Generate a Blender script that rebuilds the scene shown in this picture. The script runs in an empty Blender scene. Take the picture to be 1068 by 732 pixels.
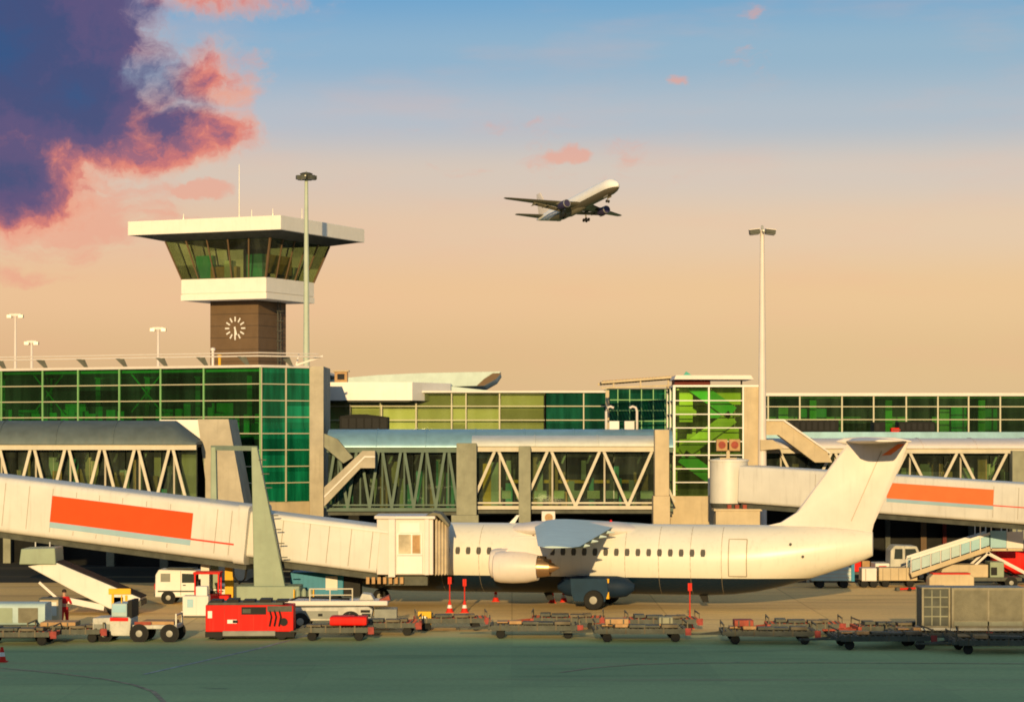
import bpy, math, random
from mathutils import Vector, Matrix, Euler
random.seed(7)
S = bpy.context.scene
COL = S.collection
R = math.radians
F, CX, HY, H = 2450.0, 534.0, 450.0, 8.9      # focal length in photo pixels, principal column, horizon row, eye height
def X(px, D): return (px-CX)*D/F
def Z(py, D): return H+(HY-py)*D/F
def P(px, py, D): return Vector((X(px, D), D, Z(py, D)))
def lin(c): return tuple(((v/255)/12.92 if v/255 <= .04045 else ((v/255+.055)/1.055)**2.4) for v in c)

# ------------------------------------------------------------------ camera, sky, sun, exposure
cam_d = bpy.data.cameras.new('camera'); cam = bpy.data.objects.new('camera', cam_d); COL.objects.link(cam)
cam.location = (0, 0, H); cam.rotation_euler = (R(90), 0, 0)
cam_d.sensor_width = 36; cam_d.lens = 36*F/1068; cam_d.shift_y = (HY-366)/1068
cam_d.clip_end = 9000; cam_d.clip_start = .5
S.camera = cam
SUN_EL, SUN_AZ = 10.8, 4.0          # low evening sun behind the viewpoint, a little to the left
sd = bpy.data.lights.new('sun', 'SUN'); sd.energy = 5.0; sd.angle = R(.5); sd.color = (1, .71, .33)
sun = bpy.data.objects.new('sun', sd); COL.objects.link(sun); sun.rotation_euler = (R(90-SUN_EL), 0, R(-SUN_AZ)); sun.location = (-20, -60, 60)
S.view_settings.view_transform = 'Standard'; S.view_settings.look = 'None'
S.view_settings.gamma = 1; S.view_settings.use_curve_mapping = False; S.view_settings.exposure = 0.0
S.cycles.max_bounces = 8; S.cycles.transparent_max_bounces = 24; S.cycles.use_denoising = True
S.cycles.filter_width = 1.8
S.cycles.caustics_reflective = False; S.cycles.caustics_refractive = False

W = bpy.data.worlds.new('World'); S.world = W; W.use_nodes = True
nt = W.node_tree; nt.nodes.clear()
class NT:
    """small helper for writing node trees"""
    def __init__(s, t): s.t = t
    def n(s, typ, **kw):
        x = s.t.nodes.new(typ)
        for k, v in kw.items(): setattr(x, k, v)
        return x
    def put(s, sock, v):
        if hasattr(v, 'is_linked'): s.t.links.new(v, sock)
        else: sock.default_value = v
    def m(s, op, a, b=0.0, c=None, clamp=False):
        x = s.n('ShaderNodeMath', operation=op); x.use_clamp = clamp
        s.put(x.inputs[0], a); s.put(x.inputs[1], b)
        if c is not None: s.put(x.inputs[2], c)
        return x.outputs[0]
    def ss(s, v, lo, hi, a=0.0, b=1.0):
        x = s.n('ShaderNodeMapRange', interpolation_type='SMOOTHSTEP')
        s.put(x.inputs[0], v)
        for i, q in enumerate((lo, hi, a, b)): s.put(x.inputs[i+1], q)
        return x.outputs[0]
    def mix(s, f, a, b, mode='MIX'):
        x = s.n('ShaderNodeMix', data_type='RGBA', blend_type=mode)
        s.put(x.inputs[0], f); s.put(x.inputs[6], a); s.put(x.inputs[7], b)
        return x.outputs[2]
    def ramp(s, f, stops, interp='EASE'):
        x = s.n('ShaderNodeValToRGB'); x.color_ramp.interpolation = interp
        e = x.color_ramp.elements
        while len(e) < len(stops): e.new(.5)
        for i, (p, c) in enumerate(stops): e[i].position = p; e[i].color = (*c, 1)
        s.put(x.inputs[0], f); return x.outputs[0]
    def noise(s, vec, scale, detail=4, rough=.5, dist=0.0):
        x = s.n('ShaderNodeTexNoise'); s.put(x.inputs['Vector'], vec); x.inputs['Scale'].default_value = scale
        x.inputs['Detail'].default_value = detail; x.inputs['Roughness'].default_value = rough; x.inputs['Distortion'].default_value = dist
        return x.outputs
    def comb(s, a, b, c=0.0):
        x = s.n('ShaderNodeCombineXYZ'); s.put(x.inputs[0], a); s.put(x.inputs[1], b); s.put(x.inputs[2], c); return x.outputs[0]
w = NT(nt)
sep = w.n('ShaderNodeSeparateXYZ'); nt.links.new(w.n('ShaderNodeTexCoord').outputs['Generated'], sep.inputs[0])
dx, dy, dz = sep.outputs
# sky gradient by elevation (peach haze at the horizon opposite the sun, blue above), Nishita for the dome overhead
hor = w.m('SQRT', w.m('ADD', w.m('MULTIPLY', dx, dx), w.m('MULTIPLY', dy, dy)))
tan = w.m('DIVIDE', dz, w.m('MAXIMUM', hor, .02))
az = w.m('ARCTAN2', dx, dy)
g = w.m('DIVIDE', w.m('ADD', tan, .004), .195, clamp=True)
right = [(0, lin((216,186,140))), (.16, lin((226,192,142))), (.32, lin((236,199,151))), (.46, lin((230,203,172))), (.58, lin((214,201,188))), (.70, lin((178,190,200))), (.84, lin((150,181,202))), (1, lin((116,168,204)))]
left = [(0, lin((212,178,130))), (.16, lin((222,184,136))), (.32, lin((236,194,150))), (.46, lin((230,196,165))), (.58, lin((216,198,182))), (.70, lin((184,190,200))), (.84, lin((142,178,206))), (1, lin((108,163,206)))]
grad = w.mix(w.ss(az, -.2, .2), w.ramp(g, left), w.ramp(g, right))
hz = w.noise(w.comb(w.m('MULTIPLY', az, 5.0), w.m('MULTIPLY', tan, 22.0)), 2.2, 5, .55)[0]
grad = w.mix(w.ss(hz, .45, .75, 0, .14), grad, (*lin((243,178,148)), 1))
sky = w.n('ShaderNodeTexSky', sky_type='NISHITA'); sky.sun_disc = False
sky.sun_elevation = R(SUN_EL); sky.sun_rotation = R(180+SUN_AZ); sky.air_density = 1.2; sky.dust_density = 2.0
nish = w.mix(1.0, sky.outputs[0], (.15, .15, .15, 1), 'MULTIPLY')
base = w.mix(w.ss(tan, .20, .9), grad, nish)
# sunset cloud bank (only in the quarter of the sky the photograph looks at)
uy = w.m('MAXIMUM', dy, .05)
u = w.m('DIVIDE', dx, uy); v = w.m('DIVIDE', dz, uy)
uv0 = w.comb(u, v)
wn = w.noise(uv0, 26, 5, .6)[1]
wsep = w.n('ShaderNodeSeparateXYZ'); nt.links.new(wn, wsep.inputs[0])
u2 = w.m('MULTIPLY_ADD', w.m('SUBTRACT', wsep.outputs[0], .5), .030, u)
v2 = w.m('MULTIPLY_ADD', w.m('SUBTRACT', wsep.outputs[1], .5), .022, v)
uv2 = w.comb(u2, v2)
def U(px): return (px-CX)/F
def V(py): return (HY-py)/F
def ell(px, py, rx, ry):
    a = w.m('DIVIDE', w.m('SUBTRACT', u2, U(px)), rx/F); b = w.m('DIVIDE', w.m('SUBTRACT', v2, V(py)), ry/F)
    return w.m('SUBTRACT', 1.0, w.m('SQRT', w.m('ADD', w.m('MULTIPLY', a, a), w.m('MULTIPLY', b, b))))
def mx(*a):
    r = a[0]
    for q in a[1:]: r = w.m('MAXIMUM', r, q)
    return r
fn = w.noise(uv2, 40, 7, .60)[0]
fn2 = w.noise(uv2, 95, 7, .66)[0]
shape = mx(ell(10, 55, 178, 148), ell(75, 115, 132, 76), w.m('MULTIPLY', ell(165, 142, 120, 44), .9), ell(0, 175, 125, 85), w.m('MULTIPLY', ell(215, 82, 70, 44), .36), w.m('MULTIPLY', ell(215, 0, 110, 24), .40))
shape = w.m('MINIMUM', w.m('MULTIPLY', shape, 2.1), .95)
fsum = w.m('ADD', w.m('MULTIPLY', w.m('SUBTRACT', fn, .5), 1.2), w.m('MULTIPLY', w.m('SUBTRACT', fn2, .5), .75))
dens = w.m('ADD', shape, fsum)
core = w.m('ADD', mx(ell(-10, 40, 215, 150), w.m('MULTIPLY', ell(80, 95, 130, 80), 1.0), w.m('MULTIPLY', ell(0, 180, 105, 62), .62), w.m('MULTIPLY', ell(175, 125, 70, 40), .52)), w.m('MULTIPLY', fsum, .62))
warm = w.ramp(w.m('ADD', w.m('MULTIPLY', dens, .95), w.m('MULTIPLY', w.m('SUBTRACT', fn2, .5), .7), clamp=True), [(0, lin((240,190,160))), (.3, lin((238,166,138))), (.6, lin((226,134,118))), (.85, lin((196,114,118))), (1, lin((160,104,124)))])
cool = w.ramp(w.m('MULTIPLY_ADD', core, .85, .0, clamp=True), [(0, lin((168,104,120))), (.16, lin((128,92,122))), (.36, lin((92,82,124))), (.58, lin((68,78,122))), (1, lin((50,84,132)))])
ccol = w.mix(w.ss(core, .0, .38), warm, cool)
cal = w.m('MULTIPLY', w.ss(dens, -.08, .72), .97)
wisp_n = w.noise(w.comb(w.m('MULTIPLY', u2, .38), v2), 120, 5, .6)[0]
wisp_s = mx(ell(60, 225, 190, 62), w.m('MULTIPLY', ell(594, 159, 32, 11), 1.25), w.m('MULTIPLY', ell(775, 58, 40, 18), .55), w.m('MULTIPLY', ell(710, 85, 16, 8), .9), w.m('MULTIPLY', ell(600, 158, 150, 34), .25), w.m('MULTIPLY', ell(245, 105, 42, 32), .75), w.m('MULTIPLY', ell(205, 198, 44, 9), 1.7), w.m('MULTIPLY', ell(30, 285, 80, 12), .7), w.m('MULTIPLY', ell(790, 12, 30, 14), .5))
wal = w.m('MULTIPLY', w.ss(w.m('ADD', wisp_s, w.m('MULTIPLY', w.m('SUBTRACT', wisp_n, .5), 1.8)), .12, .75), .62)
front = w.ss(dy, .15, .35)
skyc = w.mix(w.m('MULTIPLY', wal, front), base, (*lin((236,162,138)), 1))
skyc = w.mix(w.m('MULTIPLY', cal, front), skyc, ccol)
skyc = w.mix(w.ss(dz, -.06, -.01, 1, 0), skyc, (.16, .15, .12, 1))
bg = w.n('ShaderNodeBackground'); nt.links.new(skyc, bg.inputs[0]); bg.inputs[1].default_value = 1.0
nt.links.new(bg.outputs[0], w.n('ShaderNodeOutputWorld').inputs[0])

# ------------------------------------------------------------------ materials
def material(name, col, rough=.6, metal=0.0, vary=.12, scale=1.2, streak=.0, bump=0.0, coat=0.0, stain=None, speck=0.0):
    """Principled paint/metal/concrete with uneven tone, optional rain streaks and soiling"""
    m = bpy.data.materials.new(name); m.use_nodes = True
    t = NT(m.node_tree); b = m.node_tree.nodes['Principled BSDF']
    tc = t.n('ShaderNodeTexCoord').outputs['Object']
    c = (*col, 1)
    n1 = t.noise(tc, scale, 6, .6)[0]
    k = t.ss(n1, .25, .75, 1-vary, 1+vary*.6)
    cc = t.mix(1.0, c, t.comb(k, k, k), 'MULTIPLY')
    if streak:
        mp = t.n('ShaderNodeMapping'); mp.inputs['Scale'].default_value = (3.0, 3.0, .22); m.node_tree.links.new(tc, mp.inputs[0])
        n2 = t.noise(mp.outputs[0], 1.6, 5, .65)[0]
        cc = t.mix(t.ss(n2, .5, .78, 0, streak), cc, (*[q*.35 for q in (stain or (.5,.42,.32))], 1))
    if speck:
        n3 = t.noise(tc, 9, 3, .7)[0]
        cc = t.mix(t.ss(n3, .55, .75, 0, speck), cc, (col[0]*.5, col[1]*.5, col[2]*.5, 1))
    m.node_tree.links.new(cc, b.inputs['Base Color'])
    if max(col) < .2 or max(col)-min(col) > .35: rough = max(rough, .62)      # dark and strongly coloured paint is matt with age
    b.inputs['Roughness'].default_value = rough; b.inputs['Metallic'].default_value = metal
    b.inputs['Specular IOR Level'].default_value = .18 if max(col) < .2 or max(col)-min(col) > .35 else .35
    if coat: b.inputs['Coat Weight'].default_value = coat; b.inputs['Coat Roughness'].default_value = .12
    if bump:
        bn = t.n('ShaderNodeBump'); bn.inputs['Strength'].default_value = bump; bn.inputs['Distance'].default_value = .03
        m.node_tree.links.new(t.noise(tc, scale*9, 4, .6)[0], bn.inputs['Height']); m.node_tree.links.new(bn.outputs[0], b.inputs['Normal'])
    return m
def glass(name, tint, dark=.0, gloss=.10, wob=.02, fk=.35, pane_h=1.055):
    m = bpy.data.materials.new(name); m.use_nodes = True
    T = m.node_tree; t = NT(T); T.nodes.clear()
    # each pane of a bay takes its own slightly different tint
    sp = t.n('ShaderNodeSeparateXYZ'); T.links.new(t.n('ShaderNodeTexCoord').outputs['Object'], sp.inputs[0])
    wn = t.n('ShaderNodeTexWhiteNoise', noise_dimensions='2D')
    T.links.new(t.comb(t.n('ShaderNodeObjectInfo').outputs['Random'], t.m('FLOOR', t.m('DIVIDE', sp.outputs[2], pane_h))), wn.inputs['Vector'])
    kv = t.m('MULTIPLY_ADD', wn.outputs['Value'], .34, .76)
    tr = t.n('ShaderNodeBsdfTransparent'); T.links.new(t.mix(1.0, (*tint, 1), t.comb(kv, kv, kv), 'MULTIPLY'), tr.inputs[0])
    df = t.n('ShaderNodeBsdfDiffuse')
    mpv = t.n('ShaderNodeMapping'); mpv.inputs['Scale'].default_value = (1.6, 1.6, .12); T.links.new(t.n('ShaderNodeTexCoord').outputs['Object'], mpv.inputs[0])
    nv = t.noise(mpv.outputs[0], 1.0, 4, .6)[0]  # vertical streaks painted in for uneven sky reflections
    T.links.new(t.mix(t.ss(nv, .35, .68), (tint[0]*.22, tint[1]*.22, tint[2]*.22, 1), (tint[0]*.62, tint[1]*.62, tint[2]*.62, 1)), df.inputs[0])
    gl = t.n('ShaderNodeBsdfGlossy'); gl.inputs['Roughness'].default_value = .03
    if wob:
        bn = t.n('ShaderNodeBump'); bn.inputs['Strength'].default_value = wob; bn.inputs['Distance'].default_value = .2
        T.links.new(t.noise(t.n('ShaderNodeTexCoord').outputs['Object'], .9, 2, .5)[0], bn.inputs['Height']); T.links.new(bn.outputs[0], gl.inputs['Normal'])
    fr = t.n('ShaderNodeLayerWeight'); fr.inputs[0].default_value = .35
    m1 = t.n('ShaderNodeMixShader'); T.links.new(t.m('MULTIPLY', t.m('MULTIPLY_ADD', wn.outputs['Value'], .7, .65), dark, clamp=True), m1.inputs[0]); T.links.new(tr.outputs[0], m1.inputs[1]); T.links.new(df.outputs[0], m1.inputs[2])
    m2 = t.n('ShaderNodeMixShader'); T.links.new(t.m('MULTIPLY_ADD', fr.outputs['Fresnel'], fk, gloss), m2.inputs[0])
    T.links.new(m1.outputs[0], m2.inputs[1]); T.links.new(gl.outputs[0], m2.inputs[2])
    T.links.new(m2.outputs[0], t.n('ShaderNodeOutputMaterial').inputs[0])
    return m
M = {}
M['cream'] = material('cream_paint', (.66,.595,.55), .45, vary=.05, streak=.12)
M['white'] = material('white_paint', (.70,.68,.64), .4, vary=.05, streak=.10)
M['fascia'] = material('cream_fascia', (.80,.75,.66), .55, vary=.04, streak=.08)
M['tunnel'] = material('tunnel_paint', (.63,.61,.56), .4, vary=.08, scale=.6, streak=.24)
M['orange'] = material('orange_red_stripe', (.72,.075,.012), .4, vary=.05)
M['orange_pale'] = material('faded_orange_stripe', (.72,.17,.05), .45, vary=.06)
M['bluegrey'] = material('blue_grey_stripe', (.30,.45,.52), .45, vary=.05)
M['redline'] = material('thin_red_line', (.65,.07,.04), .45, vary=.05)
M['roofgrey'] = material('grey_roof_sheet', (.115,.145,.145), .45, metal=.2, vary=.18, streak=.25)
M['roofblue'] = material('blue_grey_roof_sheet', (.20,.36,.44), .35, metal=.2, vary=.15, streak=.2)
M['rooflight'] = material('pale_roof_sheet', (.62,.62,.55), .45, vary=.1, streak=.15)
M['teal_roof'] = material('pale_teal_roof', (.42,.52,.48), .5, vary=.1, streak=.1)
M['steel'] = material('galvanised_steel', (.42,.42,.38), .4, metal=.4, vary=.12)
M['truss'] = material('truss_paint', (.52,.47,.37), .5, vary=.12, streak=.15)
M['shade_steel'] = material('shade_teal_steel', (.115,.165,.130), .6, vary=.15, streak=.2)  # walkway steel darkened to teal so its colour carries the shade
M['mastgreen'] = material('pale_green_mast', (.40,.46,.36), .5, vary=.08, streak=.1)
M['greensteel'] = material('grey_green_steel', (.24,.30,.21), .5, vary=.12, streak=.2)
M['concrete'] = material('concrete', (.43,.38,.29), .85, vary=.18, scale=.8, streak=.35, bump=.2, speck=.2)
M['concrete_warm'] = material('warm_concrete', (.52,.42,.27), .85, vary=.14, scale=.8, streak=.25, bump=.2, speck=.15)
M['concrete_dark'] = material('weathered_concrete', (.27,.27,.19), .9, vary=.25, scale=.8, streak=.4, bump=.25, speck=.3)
M['brown'] = material('brown_cladding', (.135,.085,.045), .6, vary=.12, scale=.9, streak=.15)
M['dark'] = material('near_black', (.012,.012,.010), .7, vary=.3)  # near-black walls and casings
M['black'] = material('black_plastic', (.014,.014,.013), .5, vary=.2)
M['rubber'] = material('rubber', (.018,.018,.017), .8, vary=.2)
M['hub'] = material('wheel_rim', (.30,.29,.25), .4, vary=.1)
M['red'] = material('red_enamel', (.66,.012,.006), .4, vary=.14, scale=2, streak=.12)
M['rust'] = material('rusty_red_paint', (.30,.055,.03), .7, vary=.35, scale=3, speck=.4)
M['yellow'] = material('yellow_paint', (.75,.42,.03), .5, vary=.1)
M['truckwhite'] = material('dirty_vehicle_paint', (.50,.49,.43), .6, vary=.22, scale=2, streak=.45, speck=.3)
M['amber_reflection'] = material('amber_reflection', (.55,.33,.12), .8, vary=.2, scale=3)  # colour of the amber reflection in the tower glass
M['cab_glare'] = material('cab_pane_glare', (.55,.47,.33), .12, vary=.35, scale=1.5)  # bright glare painted into the pane as a pale colour
M['olive'] = material('light_green_blind', (.50,.52,.33), .8, vary=.06)
M['int_wall'] = material('interior_wall', (.42,.46,.38), .8, vary=.15)
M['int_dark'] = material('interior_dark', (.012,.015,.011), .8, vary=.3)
M['int_floor'] = material('interior_floor', (.18,.18,.15), .6, vary=.2)
M['int_ceil'] = material('interior_ceiling', (.62,.66,.55), .8, vary=.08)
M['teal_panel'] = material('teal_panel', (.05,.36,.28), .6, vary=.12)
M['mullion'] = material('pale_mullion', (.50,.47,.33), .5, vary=.08)
M['mullion_green'] = material('green_mullion', (.20,.42,.16), .5, vary=.1)
M['wood'] = material('timber_slats', (.42,.25,.11), .7, vary=.2, scale=3)
M['deepred'] = material('dark_red_panel', (.12,.018,.012), .6, vary=.15)
M['navy'] = material('navy_paint', (.008,.022,.048), .6, vary=.15)
M['navy_door'] = material('navy_gear_door', (.010,.036,.075), .4, vary=.2)
M['wing'] = material('wing_grey', (.46,.58,.58), .4, vary=.08, streak=.1)
M['nozzle'] = material('burnt_metal', (.40,.25,.14), .35, metal=.8, vary=.2)
M['window'] = material('aircraft_window', (.085,.08,.07), .3, vary=.1)
M['seam'] = material('panel_seam', (.27,.22,.15), .6, vary=.1)
M['blue'] = material('blue_container', (.01,.19,.32), .5, vary=.12)
M['bluepale'] = material('pale_blue_panel', (.28,.48,.56), .4, vary=.1)
M['grey'] = material('mid_grey_paint', (.22,.23,.20), .55, vary=.2, scale=2)
M['greydark'] = material('dark_grey_steel', (.085,.09,.075), .6, metal=.2, vary=.3, scale=2)
M['alu'] = material('dull_aluminium', (.21,.19,.135), .5, metal=.3, vary=.22, scale=2, streak=.2)
M['canvas'] = material('grey_canvas', (.19,.175,.12), .8, vary=.2, scale=2, bump=.5)
M['skin'] = material('skin', (.50,.28,.18), .6, vary=.05)
M['hair'] = material('dark_hair', (.03,.02,.015), .7)
M['workred'] = material('red_overalls', (.50,.02,.02), .8, vary=.15)
M['conered'] = material('cone_red', (.60,.025,.012), .5, vary=.08)
M['lampglass'] = material('lamp_glass', (.25,.25,.22), .1, vary=.05)
M['carglass'] = material('vehicle_glass', (.02,.03,.03), .08, vary=.05)
M['silverblue'] = material('pale_blue_cover', (.38,.50,.50), .5, vary=.12, bump=.3)
M['jetgrey'] = material('jet_grey_shade', (.20,.185,.14), .4, vary=.08)  # grey darkened for the shadowed underside
M['purple'] = material('purple_cowling', (.045,.04,.095), .5, vary=.1)
M['g_green'] = glass('green_glass', (.27,.66,.35), .04, .0, fk=.18)
M['g_mid'] = glass('grey_green_glass', (.52,.78,.46), .05, .02, fk=.3)
M['g_stair'] = glass('bright_green_glass', (.78,.95,.50), .04, .0, fk=.2)
M['g_deep'] = glass('deep_green_glass', (.02,.60,.30), .50, .0)
M['g_teal'] = glass('dark_teal_glass', (.06,.50,.30), .22, .02)
M['g_lime'] = glass('light_green_glass', (.66,.90,.42), .05, .01)
M['g_pale'] = glass('pale_green_glass', (.90,.95,.74), .05, .02)
M['g_tower'] = glass('tower_glass', (.74,.80,.60), .05, .01, .01, fk=.2)
M['g_truss'] = glass('walkway_glass', (.68,.78,.64), .05, .01)
# white over navy aircraft paint, split at the cheat line (a paint scheme)
def two_tone(name, zline, top, low):
    m = material(name, top, .32, vary=.04, scale=.5, streak=.16)
    T = m.node_tree; t = NT(T); b = T.nodes['Principled BSDF']; src = b.inputs['Base Color'].links[0].from_socket
    s = t.n('ShaderNodeSeparateXYZ'); T.links.new(t.n('ShaderNodeTexCoord').outputs['Object'], s.inputs[0])
    T.links.new(t.mix(t.m('LESS_THAN', s.outputs[2], zline), src, (*low, 1)), b.inputs['Base Color']); return m
M['liner'] = two_tone('white_over_navy', 1.60, (.70,.67,.58), (.003,.014,.030))
M['jet'] = two_tone('white_over_shade', -1.35, (.84,.83,.82), (.13,.115,.085))  # lower colour paints the shaded belly into the fuselage

# ------------------------------------------------------------------ mesh helpers
class MB:
    def __init__(s): s.v = []; s.f = []; s.mi = []; s.cur = 0
    def mat(s, i): s.cur = i; return s
    def add(s, vs, fs):
        o = len(s.v); s.v += [Vector(p) for p in vs]; s.f += [tuple(i+o for i in q) for q in fs]; s.mi += [s.cur]*len(fs); return s
    def box(s, x0, x1, y0, y1, z0, z1, rot=None, piv=None):
        vs = [Vector(p) for p in ((x0,y0,z0),(x1,y0,z0),(x1,y1,z0),(x0,y1,z0),(x0,y0,z1),(x1,y0,z1),(x1,y1,z1),(x0,y1,z1))]
        if rot is not None:
            c = Vector(piv) if piv is not None else sum(vs, Vector())/8
            vs = [rot @ (p-c)+c for p in vs]
        return s.add(vs, [(0,3,2,1),(4,5,6,7),(0,1,5,4),(1,2,6,5),(2,3,7,6),(3,0,4,7)])
    def prism(s, poly, a0, a1, axis='y'):
        """polygon of (p,q) pairs extruded along an axis; y: p=x q=z, x: p=y q=z, z: p=x q=y"""
        mk = {'y': lambda p, a: (p[0], a, p[1]), 'x': lambda p, a: (a, p[0], p[1]), 'z': lambda p, a: (p[0], p[1], a)}[axis]
        n = len(poly); vs = [mk(p, a0) for p in poly]+[mk(p, a1) for p in poly]
        return s.add(vs, [tuple(range(n)), tuple(range(2*n-1, n-1, -1))]+[(i, i+n, (i+1) % n+n, (i+1) % n) for i in range(n)])
    def frust(s, pa, pb):
        n = len(pa); return s.add(list(pa)+list(pb), [tuple(range(n))[::-1], tuple(range(n, 2*n))]+[(i, (i+1) % n, (i+1) % n+n, i+n) for i in range(n)])
    def loft(s, rings, cap=True, close=True):
        n = len(rings[0]); vs = [p for r in rings for p in r]; fs = []
        for k in range(len(rings)-1):
            for i in range(n if close else n-1):
                j = (i+1) % n; fs.append((k*n+i, k*n+j, (k+1)*n+j, (k+1)*n+i))
        if cap: fs += [tuple(range(n))[::-1], tuple(range((len(rings)-1)*n, len(rings)*n))]
        return s.add(vs, fs)
    def tube(s, pts, r, n=8):
        pts = [Vector(p) for p in pts]; rs = r if isinstance(r, (list, tuple)) else [r]*len(pts); rings = []
        for i, p in enumerate(pts):
            d = (pts[min(i+1, len(pts)-1)]-pts[max(i-1, 0)]).normalized()
            a = d.cross(Vector((0, 0, 1)) if abs(d.z) < .9 else Vector((1, 0, 0))).normalized(); b = d.cross(a)
            rings.append([p+(a*math.cos(t)+b*math.sin(t))*rs[i] for t in [2*math.pi*k/n for k in range(n)]])
        return s.loft(rings)
    def bar(s, p, q, wd, dp=None):
        """square bar"""
        p, q = Vector(p), Vector(q); dp = dp or wd; d = (q-p).normalized()
        a = d.cross(Vector((0, 1, 0)) if abs(d.y) < .9 else Vector((0, 0, 1))).normalized()*wd/2; b = d.cross(a).normalized()*dp/2
        return s.frust([p-a-b, p+a-b, p+a+b, p-a+b], [q-a-b, q+a-b, q+a+b, q-a+b])
    def lathe(s, prof, n=16, axis='z', c=(0,0,0)):
        c = Vector(c); rings = []
        for r, h in prof:
            ring = []
            for k in range(n):
                t = 2*math.pi*k/n; a, b = r*math.cos(t), r*math.sin(t)
                ring.append(c+Vector({'z': (a, b, h), 'y': (a, h, b), 'x': (h, a, b)}[axis]))
            rings.append(ring)
        return s.loft(rings)
    def build(s, name, mat, parent=None, off=None, smooth=False, bev=0.0):
        me = bpy.data.meshes.new(name)
        o = Vector(off) if off is not None else Vector((0, 0, 0))
        me.from_pydata([p-o for p in s.v], [], s.f); 
        for q in (mat if isinstance(mat, (list, tuple)) else [mat]): me.materials.append(M[q])
        me.polygons.foreach_set('material_index', s.mi)
        import bmesh
        bm = bmesh.new(); bm.from_mesh(me); bmesh.ops.recalc_face_normals(bm, faces=bm.faces); bm.to_mesh(me); bm.free()
        if smooth:
            me.polygons.foreach_set('use_smooth', [True]*len(me.polygons)); me.set_sharp_from_angle(angle=R(35))
        me.update()
        ob = bpy.data.objects.new(name, me); COL.objects.link(ob)
        if parent: ob.parent = parent
        if bev:
            b = ob.modifiers.new('bevel', 'BEVEL'); b.width = bev; b.segments = 2; b.limit_method = 'ANGLE'; b.harden_normals = False
        return ob
def tag(o, label=None, cat=None, group=None, kind=None):
    if label: o['label'] = label
    if cat: o['category'] = cat
    if group: o['group'] = group
    if kind: o['kind'] = kind
    return o
def thing(name, label, cat, loc=(0,0,0), rz=0.0, group=None):
    o = bpy.data.objects.new(name, None); COL.objects.link(o); o.empty_display_size = .5
    o.location = loc; o.rotation_euler = (0, 0, rz); return tag(o, label, cat, group)
def struct(name, mb, mat, **k): return tag(mb.build(name, mat, **k), kind='structure')
def dup(o, loc=None, rz=None, label=None, parent=None):
    c = o.copy(); COL.objects.link(c)
    if parent: c.parent = parent
    for ch in list(o.children): dup(ch, parent=c)
    if loc is not None: c.location = loc
    if rz is not None: c.rotation_euler = (0, 0, rz)
    if label: c['label'] = label
    return c
def wheel(name, parent, c, r, wd, mats=('rubber','hub'), hub=True, axis='y'):
    t = MB().lathe([(r*.6, -wd/2), (r*.93, -wd/2), (r, -wd*.35), (r, wd*.35), (r*.93, wd/2), (r*.6, wd/2)], 18, axis, c).build(name, mats[0], parent, smooth=True)
    if hub: MB().lathe([(r*.2, -wd*.54), (r*.58, -wd*.46), (r*.58, wd*.46), (r*.2, wd*.54)], 14, axis, c).build('rim', mats[1], t, smooth=True)
    return t
# ------------------------------------------------------------------ ground
def apron_material(nm, ca, cb, k_):
    m = bpy.data.materials.new(nm); m.use_nodes = True
    T = m.node_tree; t = NT(T); b = T.nodes['Principled BSDF']
    tc = t.n('ShaderNodeTexCoord').outputs['Object']
    def mapped(sx, sy):
        q = t.n('ShaderNodeMapping'); q.inputs['Scale'].default_value = (sx, sy, 1); T.links.new(tc, q.inputs[0]); return q.outputs[0]
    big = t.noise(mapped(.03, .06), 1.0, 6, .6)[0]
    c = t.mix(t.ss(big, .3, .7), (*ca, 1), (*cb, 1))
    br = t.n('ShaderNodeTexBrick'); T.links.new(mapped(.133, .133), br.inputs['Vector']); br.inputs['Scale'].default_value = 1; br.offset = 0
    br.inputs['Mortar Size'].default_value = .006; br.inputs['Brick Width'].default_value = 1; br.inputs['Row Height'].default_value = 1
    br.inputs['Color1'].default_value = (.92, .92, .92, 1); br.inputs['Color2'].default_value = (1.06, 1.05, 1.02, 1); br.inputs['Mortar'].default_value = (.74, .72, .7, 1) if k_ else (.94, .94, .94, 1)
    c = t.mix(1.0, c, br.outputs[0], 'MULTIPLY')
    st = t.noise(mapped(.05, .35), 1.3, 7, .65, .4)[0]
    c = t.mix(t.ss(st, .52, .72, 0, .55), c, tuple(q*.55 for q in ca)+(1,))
    rb = t.noise(mapped(.02, .5), 1.1, 5, .6)[0]
    c = t.mix(t.ss(rb, .54, .7, 0, .5), c, (.40, .29, .17, 1) if not k_ else (.42, .26, .13, 1))
    oil = t.noise(mapped(.22, .3), 1.0, 5, .6)[0]
    c = t.mix(t.ss(oil, .66, .74, 0, .6), c, (.05, .05, .045, 1))
    if k_:                                             # shadow edge painted as a gradual blend to the near ground
        sp = t.n('ShaderNodeSeparateXYZ'); T.links.new(tc, sp.inputs[0])
        e = t.m('ADD', sp.outputs[1], t.m('MULTIPLY', t.m('SUBTRACT', st, .5), 14.0))
        c = t.mix(t.ss(e, 99.5, 106.5, 1, 0), c, (.33, .43, .19, 1))
        ty = t.noise(mapped(.012, 1.4), 1.0, 3, .6)[0]
        c = t.mix(t.ss(ty, .6, .72, 0, .35), c, (.16, .13, .08, 1))
    fine = t.noise(tc, 5, 5, .7)[0]; k = t.ss(fine, .2, .8, .86, 1.12)
    c = t.mix(1.0, c, t.comb(k, k, k), 'MULTIPLY')
    T.links.new(c, b.inputs['Base Color']); b.inputs['Roughness'].default_value = .85
    b.inputs['Specular IOR Level'].default_value = .25
    bn = t.n('ShaderNodeBump'); bn.inputs['Strength'].default_value = .25; bn.inputs['Distance'].default_value = .02
    T.links.new(fine, bn.inputs['Height']); T.links.new(bn.outputs[0], b.inputs['Normal'])
    return m
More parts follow.
